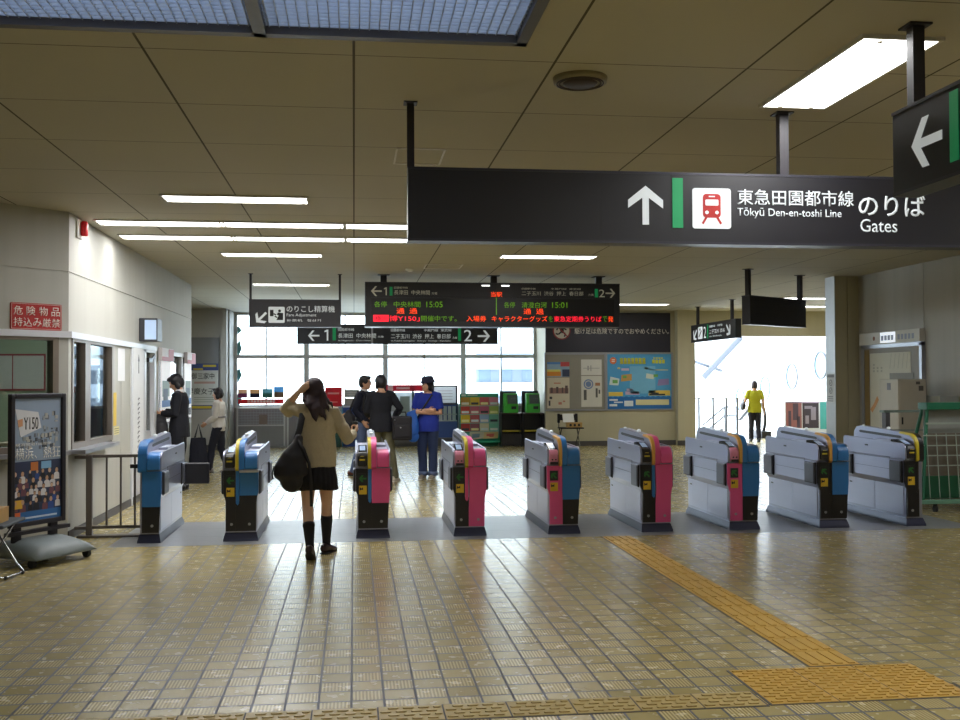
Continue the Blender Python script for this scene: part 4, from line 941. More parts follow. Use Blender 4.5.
b = B(); pX.disc(b, -15.5, 2.235, .035, .09, .093, 12); obj('emblem', b, rgb('#8a5a3a'), hd)
# escalator icons on the pillar
pI = Pl((7.908, 0, 0), (0, -1, 0))
o = thing('pillar_notice', 'pale vertical notice with round symbols on the bright pillar side', 'notice', (7.9, 16.33, 1.2))
b = B(); pI.box(b, -16.45, 1.2, -16.2, 1.68, 0, .003); sh = obj('sheet', b, rgb('#cfd0cf'), o)
b = B()
for z in (1.53, 1.40): pI.ring(b, -16.32, z, .055, .014, .003, .005, 16); pI.bar(b, -16.35, z-.02, -16.29, z+.02, .012, .003, .005)
for k in range(3): pI.box(b, -16.42, 1.22+.035*k, -16.24, 1.235+.035*k, .003, .005)
pI.box(b, -16.45, 1.62, -16.2, 1.67, .003, .005); obj('symbol', b, rgb('#85868c'), sh)
# beige machine
o = thing('equipment_cabinet', 'tall beige metal cabinet standing in front of the map board', 'cabinet', (7.79, 13.86, 0))
mc = rgb('#bdb5a4', 'cabinet_beige')
b = B(); rbox(b, (7.58, 13.6, .06), (8.0, 14.12, 1.585), .008); obj('body', b, mc, o)
b = B(); box(b, (7.6, 13.62, 0), (7.98, 14.1, .06)); obj('plinth', b, m_dark, o)
b = B(); rbox(b, (7.6, 13.588, .1), (7.98, 13.6, 1.56), .003); d_ = obj('door', b, rgb('#b9b1a0'), o); b = B(); box(b, (7.62, 13.578, .95), (7.64, 13.588, 1.05)); obj('handle', b, m_dark, d_)
b = B(); box(b, (7.88, 13.585, 1.42), (7.95, 13.588, 1.49)); box(b, (7.84, 13.585, 1.51), (7.9, 13.588, 1.55)); obj('sticker', b, rgb('#5b554e'), d_)
b = B(); box(b, (7.577, 13.8, 1.43), (7.58, 13.9, 1.53)); obj('vent', b, rgb('#77757a'), o)
b = B(); rbox(b, (8.02, 13.3, .0), (8.3, 13.9, 1.35), .008); single('equipment_cabinet', b, rgb('#9a9c98'), 'low grey cabinet against the right wall behind the green rack', 'cabinet')
# glass-topped barrier
o = thing('barrier', 'low barrier with a thin green-grey rail and dark post behind the last gate', 'barrier', (7.25, 12.8, 0))
b = B(); box(b, (6.93, 12.75, 0), (6.99, 12.85, 1.165)); obj('post', b, rgb('#56545a'), o); b = B(); box(b, (7.52, 12.77, 0), (7.56, 12.83, 1.16)); obj('post', b, rgb('#56545a'), o)
b = B(); rbox(b, (6.9, 12.74, 1.145), (7.6, 12.86, 1.175), .005); obj('top_rail', b, rgb('#7d8f86'), o)
for z in (.9, .5, .1): obj('cross_rail', box(B(), (6.99, 12.79, z), (7.53, 12.81, z+.02)), rgb('#8e9790'), o)
# green rolling rack
o = thing('rolling_rack', 'green framed rack on casters with wire front at the right edge', 'rack', (7.4, 11.75, 0))
mg = rgb('#1a6a4c', 'rack_green', .45); mw_ = rgb('#9aa79d', 'rack_wire', .4)
b = B(); rbox(b, (6.80, 11.55, 1.215), (8.05, 11.75, 1.30), .006); obj('top_board', b, mg, o)
for x in (6.84, 8.0):
    dx = -.14 if x < 7 else .14
    b = B(); tube(b, [(x, 11.62, 1.22), (x+dx, 11.5, .13)], .022, 8); obj('leg', b, mg, o); b = B(); tube(b, [(x, 11.72, 1.22), (x+dx, 12.0, .13)], .022, 8); obj('leg', b, mg, o)
b = B(); rbox(b, (6.66, 11.46, .1), (8.18, 11.54, .145), .004); rbox(b, (6.66, 11.96, .1), (8.18, 12.04, .145), .004); obj('base_rail', b, rgb('#6c9a84'), o)
b = B(); box(b, (6.76, 11.6, .16), (8.1, 11.62, .42)); obj('lower_panel', b, rgb('#145236'), o)
b = B(); box(b, (6.8, 11.63, .42), (8.08, 11.645, .93)); obj('back_panel', b, rgb('#6b6459'), o)
b = B(); box(b, (6.82, 11.66, .93), (8.06, 11.675, 1.215)); obj('pale_panel', b, rgb('#8f938f'), o)
b = B()
for i in range(11): 
    x = 6.80+i*.125; tube(b, [(x, 11.57, .93), (x, 11.5, .14)], .006, 6)
for z in (.9, .78, .66, .54): box(b, (6.76, 11.56, z), (8.1, 11.57, z+.012))
box(b, (6.80, 11.57, 1.04), (8.06, 11.58, 1.06)); obj('wire_front', b, mw_, o)
for x, y in ((6.86, 11.5), (7.98, 11.5), (6.86, 12.0), (7.98, 12.0)):
    b = B(); tube(b, [(x-.015, y, .04), (x+.015, y, .04)], .04, 14); box(b, (x-.02, y-.012, .06), (x+.02, y+.012, .11)); obj('caster', b, m_rubber, o)

# ================================================================ posters on the cream wall
o = thing('notice_board', 'grey notice board with paper posters under the dark warning panel', 'notice board', (5.33, YB, .86))
b = B(); pB.box(b, 4.6, .88, 6.06, 2.24, 0, .012); obj('board', b, rgb('#8e897f'), o)
b = B()
for a in ((4.57, .85, 6.09, .89), (4.57, 2.22, 6.09, 2.27), (4.57, .89, 4.6, 2.22), (6.06, .89, 6.1, 2.22)): pB.box(b, *a, 0, .03)
obj('frame', b, m_alu, o)
def sheet(label, a0, b0, a1, b1, col, L, writing=()):
    o = thing('poster', label, 'poster', (( a0+a1)/2, YB-.014, b0)); b = B(); pB.box(b, a0, b0, a1, b1, .014, .016); s_ = obj('sheet', b, rgb(col), o)
    w, h = a1-a0, b1-b0
    for nm, c, r in L:
        b = B()
        k_ = .0006*[x[0:2] for x in L].index((nm, c))
        for q_ in r: pB.box(b, a0+q_[0]*w, b0+q_[1]*h, a0+q_[2]*w, b0+q_[3]*h, .016, .018+k_)
        obj(nm, b, rgb(c), s_)
    return s_, o
sheet('blue and orange poster at the top left of the grey notice board', 4.64, 1.68, 5.19, 2.04, '#8fa9c4', [('band', '#4f7fc0', [(0, .85, .6, 1)]), ('band', '#b8474a', [(.6, .7, 1, 1)]), ('band', '#d98a35', [(0, .05, .62, .35)]), ('band', '#d9d36a', [(0, .35, .6, .5)]), ('photo', '#3a4660', [(.68, .02, 1, .5)])])
sheet('cream poster with brown figures at the lower left of the grey notice board', 4.64, .92, 5.19, 1.66, '#cbc0ac', [('photo', '#8f6a64', [(.1, .48, .95, .66)]), ('figure', '#5d4a4a', [(.15, .5, .25, .68), (.4, .5, .5, .7), (.65, .5, .72, .68), (.8, .48, .92, .74)]), ('dark_mark', '#403d44', [(.06, .08, .14, .25), (.1, .3, .22, .38)]), ('red_mark', '#bb7a6a', [(.5, .12, .65, .2), (.7, .2, .8, .25), (.3, .8, .6, .84)])])
sheet('plain white notice at the upper right of the grey notice board', 5.48, 1.72, 5.99, 2.1, '#d6d3cc', [('print', '#a8a5a4', [(.1, .42, .9, .46), (.3, .3, .38, .6), (.45, .25, .5, .62)])])
s_, _ = sheet('white poster with a blue circle on the right of the grey notice board', 5.48, .95, 5.99, 1.7, '#d2cfc5', [('dark_mark', '#5b5a58', [(.12, .22, .26, .55), (.7, .3, .8, .6), (.84, .42, .92, .55)]), ('brown_mark', '#a87a5a', [(.68, .68, .92, .78)])])
b = B(); pB.ring(b, 5.66, 1.5, .12, .03, .016, .018, 24); pB.disc(b, 5.66, 1.5, .07, .016, .018); obj('circle', b, rgb('#7186b0'), s_)
o = thing('blue_poster', 'large blue travel poster with yellow title on the cream wall', 'poster', (6.93, YB, .87))
b = B()
for a in ((6.09, .85, 7.78, .89), (6.09, 2.23, 7.78, 2.27), (6.1, .89, 6.13, 2.23), (7.74, .89, 7.78, 2.23)): pB.box(b, *a, 0, .03)
obj('frame', b, m_alu, o)
b = B(); pB.box(b, 6.13, .89, 7.74, 2.23, .006, .014); s_ = obj('sheet', b, rgb('#4d9fd2', 'poster_blue'), o)
def fb(nm, col, rs, c0=.014, c1=.016):
    b = B()
    for r in rs: pB.box(b, 6.13+r[0]*1.61, .89+r[1]*1.34, 6.13+r[2]*1.61, .89+r[3]*1.34, c0, c1)
    return obj(nm, b, rgb(col), s_)
fb('pale_sky', '#74b6da', [(.35, .28, .75, .78)])
fb('title', '#d2cf3c', [(.2+.058*i, .84, .2+.058*i+.045, .93) for i in range(7)]+[(.2+.058*i, .82, .2+.058*i+.05, .86) for i in range(7)]+[(.70+.052*i, .83, .70+.052*i+.042, .90) for i in range(4)]+[(.72+.04*i, .915, .75+.04*i, .94) for i in range(4)])
b = B(); pB.disc(b, 6.28, 2.07, .085, .014, .016); obj('badge', b, rgb('#d97548'), s_); fb('badge_mark', '#e6e2d8', [(.07, .86, .12, .875), (.07, .89, .12, .905)], .016, .0175)
for lab, col, P in (('photo', '#cfe0dc', [(.03, .44), (.17, .43), (.19, .55), (.05, .59)]), ('photo', '#c99a56', [(.21, .5), (.38, .52), (.38, .64), (.22, .62)]), ('photo', '#d4dccf', [(.6, .56), (.72, .54), (.74, .62), (.61, .65)]), ('photo', '#8f83b5', [(.78, .42), (.96, .44), (.96, .55), (.8, .54)])):
    b = B(); pB.poly(b, [(6.13+x*1.61, .89+y*1.34) for x, y in P], .014, .017); obj(lab, b, rgb(col), s_)
fb('green_patch', '#6fae5a', [(.08, .47, .16, .53), (.24, .56, .3, .61), (.72, .58, .79, .63)], .017, .0185)
fb('caption', '#e2c55a', [(.02, .235, .24, .31), (.64, .24, .98, .335), (.16, .73, .2, .76), (.58, .72, .64, .76)]); fb('pink_cloud', '#d0b4cc', [(.28, .26, .5, .32), (.3, .33, .4, .37), (.22, .7, .34, .74)]); fb('caption_line', '#c9c3a0', [(.66, .7, .95, .72)])
fb('silhouette', '#26313c', [(.65, .245, .9, .275), (.68, .27, .8, .295)], .016, .018)
fb('foot_band', '#1f6cb2', [(0, 0, 1, .215)]); b = B()
for k in range(12): pB.disc(b, 6.2+k*.134, .89+.215*1.34, .05, .013, .0155, 12, .02)
obj('wave_edge', b, rgb('#1f6cb2'), s_)
fb('foot_box', '#d9d3a2', [(.44, .07, .96, .17)], .016, .018); fb('foot_text', '#dfe6ea', [(.03, .15, .16, .18), (.1, .11, .24, .135), (.03, .05, .15, .09), (.26, .05, .4, .15)], .016, .018)

# ================================================================ racks and phones along the windows
def rack_frame(name, label, cat, x, y): return thing(name, label, cat, (x, y, 0))
m_wr = rgb('#d9dbe0', 'rack_white', .4)
YR = 25.35
o = rack_frame('brochure_rack', 'white wire brochure rack with a red header strip at the left window', 'rack', -2.25, YR)
for x in (-2.80, -1.68, -1.60): obj('post', box(B(), (x-.018, YR-.018, 0), (x+.018, YR+.018, 1.0)), m_wr, o)
b = B(); box(b, (-2.8, YR-.2, .94), (-1.68, YR+.05, .98)); obj('shelf', b, m_wr, o)
b = B(); box(b, (-2.8, YR-.04, .52), (-1.66, YR-.02, .55)); obj('cross_rail', b, m_wr, o)
b = B()
for i in range(16): box(b, (-2.76+i*.07, YR-.03, .54), (-2.755+i*.07, YR-.025, .93))
for i in range(6): box(b, (-2.78, YR-.035, .58+i*.065), (-1.68, YR-.03, .588+i*.065))
obj('wire_grid', b, rgb('#b9c2d0'), o)
b = B(); box(b, (-2.78, YR, .04), (-1.68, YR+.02, .52)); obj('lower_panel', b, rgb('#8f9196'), o); b = B(); box(b, (-2.8, YR-.2, 0), (-1.6, YR+.1, .04)); obj('base', b, rgb('#77777c'), o)
b = B(); box(b, (-2.78, YR-.02, 1.06), (-1.70, YR, 1.17)); hb = obj('header', b, tm('#cc3a44', 'header_red'), o); b = B()
for k in range(9): box(b, (-2.56+.075*k, YR-.024, 1.085), (-2.5+.075*k, YR-.02, 1.145))
obj('lettering', b, rgb('#e5c9c9'), hb)
pRk = Pl((0, YR-.03, 0))
for i, (a0, a1, z1, c1, c2, lab) in enumerate(((-2.78, -2.56, 1.41, '#d9b7a0', '#c9589a', 'pink'), (-2.5, -2.26, 1.41, '#cfb08d', '#343c6a', 'navy'), (-2.2, -1.96, 1.42, '#7aa6b0', '#4f9a94', 'teal'), (-1.93, -1.69, 1.47, '#7db4da', '#c6a284', 'sky-blue and tan'))):
    b = B(); pRk.box(b, a0, 1.2, a1, z1, 0, .01); t_ = single('display_card', b, tm(c1, 'card_'+c1.lstrip('#')), 'small %s display card above the red header of the white rack' % lab, 'card', 'display cards on the white brochure rack')
    b = B(); pRk.box(b, a0, 1.21, a1, 1.21+(z1-1.21)*.5, .01, .012); obj('lower_half', b, tm(c2, 'card_'+c2.lstrip('#')), t_)
b = B(); rbox(b, (-2.27, YR-.14, .57), (-2.08, YR-.05, .80), .006); single('paper_box', b, rgb('#8a7b78'), 'small brown box hung on the wire grid of the white rack', 'box')
o = thing('poster_stand', 'dark red poster on a stand with deep green base behind the schoolgirl', 'poster stand', (-.49, 25.3, 0))
b = B(); box(b, (-.70, 25.28, .98), (-.29, 25.3, 1.45)); s_ = obj('poster', b, tm('#b83040', 'poster_red'), o); b = B(); box(b, (-.64, 25.276, 1.28), (-.36, 25.28, 1.32)); box(b, (-.6, 25.276, 1.08), (-.4, 25.28, 1.1)); obj('lettering', b, rgb('#d99a9e'), s_)
b = B(); rbox(b, (-.9, 25.1, .0), (-.32, 25.5, .38), .01); obj('base', b, rgb('#17443a'), o)
for x in (-.66, -.33): obj('leg', box(B(), (x-.015, 25.3, .38), (x+.015, 25.33, .98)), m_alu, o)
b = B(); box(b, (-.68, 25.29, .5), (-.31, 25.31, .9)); obj('lower_card', b, rgb('#8d9a9c'), o)
o = rack_frame('brochure_rack', 'blue rack with grey papers behind the man in glasses', 'rack', -.06, YR)
b = B(); box(b, (-.27, YR, .0), (.16, YR+.06, .95)); obj('back', b, rgb('#2f4f9a'), o)
for x in (-.29, .16): obj('post', box(B(), (x, YR-.05, 0), (x+.02, YR+.08, .98)), rgb('#3f8fb8'), o)
for z in (.2, .5, .8): obj('shelf', box(B(), (-.27, YR-.12, z), (.16, YR, z+.025)), rgb('#2f4f9a'), o)
for z, c in ((.22, '#9aa3a8'), (.525, '#b5b4ae'), (.99, '#a39d98'), (1.2, '#aba6a0')):
    b = B(); box(b, (-.24, YR-.1, z), (.13, YR-.06, z+.19)); t_ = single('brochure_pile', b, tm(c, 'pile_'+c.lstrip('#')), {'#9aa3a8': 'grey papers on the lowest shelf of the blue rack', '#b5b4ae': 'pale papers on the middle shelf of the blue rack', '#a39d98': 'grey paper block on top of the blue rack, lower one', '#aba6a0': 'grey paper block topmost on the blue rack'}[c], 'papers')
    b = B(); [box(b, (-.2, YR-.102, z+.04+k*.05), (.09, YR-.1, z+.05+k*.05)) for k in range(3)]; obj('print', b, rgb('#7f7b78'), t_)
o = rack_frame('brochure_rack', 'rack with red header and white posters between the two standing groups', 'rack', 1.3, YR)
for x in (.76, 1.44, 1.9): obj('post', box(B(), (x-.025, YR-.03, .2), (x+.025, YR+.03, 1.5)), rgb('#2e4a52'), o)
b = B(); box(b, (.78, YR-.04, 1.34), (1.9, YR-.02, 1.5)); hb = obj('header', b, tm('#c43c54', 'header_crimson'), o)
b = B(); box(b, (1.03, YR-.045, 1.39), (1.36, YR-.04, 1.45)); box(b, (.82, YR-.045, 1.35), (.95, YR-.04, 1.49)); obj('lettering', b, rgb('#e0b8c0'), hb)
b = B(); box(b, (.80, YR-.01, .55), (1.9, YR+.01, 1.32)); obj('white_board', b, tm('#e2e6ea', 'board_white'), o)
b = B(); box(b, (.78, YR-.2, .36), (1.9, YR, .52)); obj('ledge', b, rgb('#bfc6cc'), o)
for (a0, z0_, a1, z1_), c, lab in (((.86, .85, 1.06, 1.15), '#a7a9ac', 'left'), ((1.12, .6, 1.36, 1.22), '#87908e', 'tall'), ((1.5, .7, 1.85, 1.25), '#c9cdd4', 'pale')):
    b = B(); box(b, (a0, YR-.03, z0_), (a1, YR-.015, z1_)); obj('poster_sheet', b, rgb(c), o)
b = B(); rbox(b, (.75, 25.0, .06), (2.55, 25.6, .2), .01); box(b, (.78, 25.05, 0), (2.52, 25.6, .06)); single('bench', b, rgb('#4d4b4e'), 'long low dark grey platform under the racks by the window', 'platform')
o = rack_frame('brochure_rack', 'rack with a white framed notice and white brochures right of the person in blue', 'rack', 2.24, YR)
for x in (1.93, 2.53): obj('post', box(B(), (x-.02, YR-.03, .2), (x+.02, YR+.03, 1.48)), rgb('#3a3f55'), o)
b = B(); box(b, (1.93, YR-.04, 1.0), (2.53, YR-.02, 1.05)); box(b, (1.93, YR-.04, 1.45), (2.53, YR-.02, 1.48)); box(b, (1.93, YR-.04, 1.05), (1.96, YR-.02, 1.45)); box(b, (2.5, YR-.04, 1.05), (2.53, YR-.02, 1.45)); nb = obj('notice_frame', b, rgb('#4a4656'), o); b = B(); box(b, (1.96, YR-.036, 1.05), (2.50, YR-.032, 1.45)); sh = obj('notice', b, tm('#e2e1e4', 'notice_white'), nb); b = B()
for k in range(4): box(b, (2.05, YR-.039, 1.13+k*.07), (2.42, YR-.036, 1.145+k*.07))
obj('lettering', b, rgb('#b9a6ac'), sh)
b = B(); box(b, (1.95, YR, .2), (2.52, YR+.02, 1.0)); obj('back', b, rgb('#3f5a9c'), o); b = B(); box(b, (1.95, YR-.12, .2), (2.52, YR-.1, .6)); obj('front_panel', b, rgb('#3d5593'), o)
for i in range(5):
    b = B(); box(b, (1.97+i*.11, YR-.09, .62), (2.05+i*.11, YR-.05, .97)); single('brochure', b, tm('#d9dde6', 'brochure_white'), 'white brochure in the blue window rack, %s from the left' % ('first', 'second', 'third', 'fourth', 'fifth')[i], 'brochure', 'white brochures in the blue window rack')
obj('shelf', box(B(), (1.95, YR-.12, .595), (2.52, YR, .62)), rgb('#c6cbd4'), o)
obj('bar', box(B(), (1.95, YR-.12, .76), (2.52, YR-.1, .78)), rgb('#c6cbd4'), o)
# green leaflet rack
YG = 25.0
o = rack_frame('leaflet_rack', 'green leaflet rack full of bright leaflets between notice rack and phones', 'rack', 3.05, YG)
gm = rgb('#2f9a78', 'leaflet_green')
b = B(); box(b, (2.56, YG, .3), (3.52, YG+.03, 1.28)); obj('back_board', b, gm, o)
b = B(); box(b, (2.56, YG-.02, 1.2), (3.52, YG, 1.28)); hb = obj('header', b, gm, o); b = B(); box(b, (2.6, YG-.024, 1.215), (2.72, YG-.02, 1.265)); box(b, (2.75, YG-.024, 1.225), (3.0, YG-.02, 1.255)); obj('lettering', b, rgb('#bfcfc4'), hb)
for z in (.34, .55, .76, .97): obj('ledge', box(B(), (2.56, YG-.05, z), (3.52, YG, z+.02)), rgb('#8fb4a6'), o)
for x in (2.58, 3.5): obj('post', box(B(), (x-.015, YG-.02, 0), (x+.015, YG+.04, 1.28)), gm, o)
obj('base', rbox(B(), (2.6, YG-.1, 0), (3.5, YG+.15, .1), .01), rgb('#2a7d62'), o)
cols = [['#b08a3a', '#d0b23a', '#b8555a', '#c07888'], ['#c2453c', '#b86072', '#b85a78', '#a3b25a'], ['#d6b526', '#b35a5e', '#8fa8cc', '#6fb09a'], ['#b23a38', '#8a5560', '#c9c4a8', '#74b79c']]
names = [['ochre', 'gold and white', 'brick red', 'dusty pink'], ['scarlet', 'rose', 'raspberry', 'olive'], ['bright yellow', 'dull red', 'light blue', 'sea-green'], ['deep red', 'plum', 'cream', 'mint']]
for j in range(4):
    for i in range(4):
        x = 2.585+i*.235; z = (.99, .78, .57, .36)[j]
        b = B(); prism(b, [V((x, YG-.045, z)), V((x+.225, YG-.045, z)), V((x+.225, YG-.018, z+.2)), V((x, YG-.018, z+.2))], (0, .012, 0))
        t_ = single('leaflet', b, rgb(cols[j][i]), '%s leaflet in the %s row of the green leaflet rack' % (names[j][i], ('top', 'second', 'third', 'lowest')[j]), 'leaflet', 'leaflets in the green leaflet rack')
        b = B(); prism(b, [V((x+.02, YG-.0465, z+.02)), V((x+.2, YG-.0465, z+.02)), V((x+.2, YG-.0385, z+.075)), V((x+.02, YG-.0385, z+.075))], (0, .004, 0)); obj('print', b, rgb(('#d9d4c8', '#3a3a44', '#e3dd9c', '#c9d6da')[(i+j*3) % 4]), t_)
for i, (x, c, lab) in enumerate(((2.75, '#a8a48c', 'grey-green'), (3.1, '#b5a06a', 'tan'))):
    b = B(); prism(b, [V((x, YG-.32, .16+.03*i)), V((x+.36, YG-.30, .20)), V((x+.40, YG-.1, .34)), V((x+.05, YG-.1, .33))], (0, .02, .01)); t_ = single('leaflet', b, rgb(c), '%s leaflet tray sloping out at the foot of the green rack' % lab, 'leaflet')
    b = B(); prism(b, [V((x+.08, YG-.27, .2)), V((x+.26, YG-.26, .225)), V((x+.29, YG-.17, .295)), V((x+.1, YG-.17, .288))], (0, -.004, .012)); obj('print', b, rgb(('#6a7d8c', '#b5564e')[i]), t_)
obj('tray', prism(B(), [V((2.7, YG-.34, .11)), V((3.51, YG-.34, .11)), V((3.51, YG-.05, .32)), V((2.7, YG-.05, .32))], (0, .01, -.02)), gm, o)
# two public phones on black stands
def phone(x, lab1, lab2):
    y = 24.75; o = thing('phone_stand', lab2, 'phone stand', (x, y, 0))
    b = B(); rbox(b, (x-.25, y-.2, .78), (x+.25, y+.2, .81), .004); obj('table_top', b, rgb('#4a3a36'), o)
    for s in (-1, 1): obj('side_panel', box(B(), (x+s*.25-.02*(s > 0), y-.2, 0), (x+s*.25+.02*(s < 0), y+.2, .78)), m_dark, o)
    obj('back_panel', box(B(), (x-.23, y+.17, 0), (x+.23, y+.2, .78)), m_dark, o)
    obj('shelf', box(B(), (x-.23, y-.16, .36), (x+.23, y+.17, .385)), rgb('#b8a838'), o)
    obj('kick_panel', box(B(), (x-.23, y-.14, 0.02), (x+.23, y-.12, .3)), pm('kick', '#2a2628', .4), o)
    obj('hood', box(B(), (x-.24, y+.14, .81), (x+.17, y+.19, 1.34)), rgb('#2a2d33'), o)
    q_ = thing('public_phone', lab1, 'telephone', (x, y, .81)); gp = rgb('#3fae38', 'phone_green', .35)
    b = B(); bprism(b, [V((x-.17, y-.14, .812)), V((x-.17, y-.12, 1.03)), V((x-.17, y-.02, 1.28)), V((x-.17, y+.12, 1.28)), V((x-.17, y+.12, .812))], (.34, 0, 0), .012); obj('body', b, gp, q_)
    b = B(); prism(b, [V((x-.09, y-.128, 1.03)), V((x+.15, y-.128, 1.03)), V((x+.15, y-.035, 1.25)), V((x-.09, y-.035, 1.25))], (0, -.006, 0)); dp = obj('dial_panel', b, rgb('#3a4a46'), q_)
    b = B(); 
    for i in range(3):
        for k in range(3): ball(b, (x+.02+i*.04, y-.12+.085*(k*.04+.04)/.22, 1.07+k*.04), .011, 6)
    obj('keypad', b, m_paper, dp)
    b = B(); tube(b, [(x-.14, y-.15, 1.02), (x-.145, y-.11, 1.08), (x-.145, y-.05, 1.2), (x-.14, y-.05, 1.26)], [.028, .02, .02, .028], 10, rounded=True); obj('handset', b, gp, q_, True)
    b = B(); box(b, (x-.0, y-.148, .9), (x+.12, y-.138, .97)); obj('card_slot', b, m_ink, q_)
phone(3.78, 'green public phone on the left black stand by the window', 'left of two black phone stands with yellow shelf')
phone(4.32, 'green public phone on the right black stand beside the cream wall', 'right of two black phone stands with yellow shelf')
# folding chair with box and paper
o = thing('folding_chair', 'black folding chair against the cream wall holding a wooden box', 'chair', (5.07, 23.95, 0))
for x in (4.85, 5.28):
    b = B(); tube(b, [(x, 24.2, .80), (x, 24.12, .5), (x+.0, 23.75, .01)], .013, 8); obj('leg', b, mst, o); b = B(); tube(b, [(x, 23.8, .46), (x, 24.25, .01)], .013, 8); obj('leg', b, m_dark, o)
    b = B(); rbox(b, (x-.03, 24.12, .58), (x+.03, 24.2, .80), .01); obj('back_post', b, m_dark, o)
b = B(); rbox(b, (4.84, 24.13, .64), (5.29, 24.16, .78), .01); obj('backrest', b, m_dark, o)
b = B(); rbox(b, (4.82, 23.75, .45), (5.38, 24.15, .48), .01); obj('seat', b, m_dark, o)
o = thing('wooden_box', 'small wooden box with three dark knobs on the far folding chair', 'box', (5.15, 23.85, .482)); b = B(); rbox(b, (4.98, 23.77, .482), (5.34, 23.95, .60), .004); obj('body', b, m_wood, o)
for x in (5.06, 5.16, 5.26): obj('slot', tube(B(), [(x, 23.765, .54), (x, 23.772, .54)], .03, 10), m_ink, o)
b = B(); prism(b, [V((4.93, 23.99, .60)), V((5.2, 23.99, .60)), V((5.2, 24.11, .80)), V((4.93, 24.11, .80))], (0, .006, 0)); single('paper_notice', b, m_paper, 'white paper leaning on the back of the far folding chair', 'notice')

# ================================================================ beyond the right opening
o = thing('landing_railing', 'steel and glass railing on the landing left of the woman in yellow', 'railing', (9.6, 26.3, 0))
for x in (9.06, 9.45, 9.82, 10.12): obj('post', box(B(), (x-.022, 26.28, 0), (x+.022, 26.33, 1.1)), rgb('#6d7080'), o)
obj('top_rail', rbox(B(), (8.6, 26.27, 1.09), (10.15, 26.34, 1.125), .006), rgb('#8b8e9a'), o)
obj('glass_panel', box(B(), (8.6, 26.3, .08), (10.1, 26.308, 1.08)), glass_mat('rail_glass', '#f8fbfb', .8), o)
o = thing('stair_railing', 'sloping double handrail going down behind the glass railing', 'railing', (9.9, 27.2, 0))
for z in (.86, .62): obj('rail', tube(B(), [(10.3, 26.75, z), (9.95, 26.8, z), (9.4, 27.0, z-.5)], .025, 8), rgb('#7d808c'), o)
for x, z in ((10.28, .88), (9.95, .86)): obj('post', tube(B(), [(x, 26.78, 0), (x, 26.78, z)], .025, 8), rgb('#7d808c'), o)
o = thing('escalator', 'escalator entrance with a black looping handrail right of the woman in yellow', 'escalator', (11.1, 27.5, 0))
hr = [V((11.0, 28.4, .45)), V((11.0, 27.4, .93))]+[V((11.05, 27.05-.36*math.sin(t), .52+.42*math.cos(t))) for t in [i*PI/10 for i in range(11)]]+[V((11.05, 27.3, .1))]
obj('handrail', tube(B(), hr, .042, 10), m_rubber, o, True)
b = B(); prism(b, [V((11.02, 28.4, .0)), V((11.02, 28.4, .42)), V((11.02, 27.4, .88)), V((11.02, 27.05, .88)), V((11.02, 26.8, .75)), V((11.02, 26.74, .52)), V((11.02, 26.8, .3)), V((11.02, 27.05, .14)), V((11.02, 27.3, .05))], (.02, 0, 0)); obj('balustrade', b, glass_mat('rail_glass', '#f8fbfb', .8), o)
b = B(); rbox(b, (10.92, 26.62, 0), (11.2, 27.3, .2), .02); obj('newel_base', b, m_dark, o)
obj('landing_plate', box(B(), (10.2, 26.6, .001), (11.0, 27.2, .006)), m_steel, o)
o = thing('advert_board', 'advert board with teal right edge on the white wall by the escalator', 'advertisement', (12.1, 26.55, 0))
pA = Pl((0, 26.5, 0)); b = B(); pA.box(b, 11.53, .0, 12.84, 1.0, -.08, 0); obj('board', b, rgb('#d5d8dc'), o)
for nm, c, r in (('photo', '#8f5a58', (11.55, .28, 12.0, .98)), ('photo', '#3b3038', (12.02, .28, 12.48, .96)), ('teal_edge', '#4aa6a0', (12.52, .25, 12.8, .98)), ('frame', '#b9a4bd', (11.53, .96, 12.5, .99))):
    b = B(); pA.box(b, *r, .0, .004); obj(nm, b, rgb(c), o)
b = B()
for r in ((11.62, .3, 11.7, .75), (11.75, .5, 11.9, .95), (11.86, .3, 11.95, .6)): pA.box(b, *r, .004, .006)
obj('figure', b, rgb('#4b3a46'), o)
b = B()
for r in ((12.1, .4, 12.2, .62), (12.26, .5, 12.4, .85), (12.08, .8, 12.3, .88)): pA.box(b, *r, .004, .006)
obj('highlight', b, rgb('#8f8490'), o)
# building outside
o = thing('apartment_building', 'pale blue-grey apartment building outside the right window bays', 'building', (10.5, 70, -8))
b = B(); box(b, (8.3, 70, -8), (13.6, 76, 4.0)); obj('wall', b, rgb('#838d9b'), o)
for z in (-.4, 1.5, 3.3):
    b = B(); box(b, (8.1, 68.8, z-.9), (13.8, 70, z)); obj('balcony', b, rgb('#8d97a5'), o)
    for x in (8.9, 10.4, 11.9, 13.0):
        if z > 3: continue
        b = B(); box(b, (x-.42, 69.95, z+.1), (x+.42, 70.02, z+.9)); obj('window', b, rgb('#66788a', rough=.2), o)
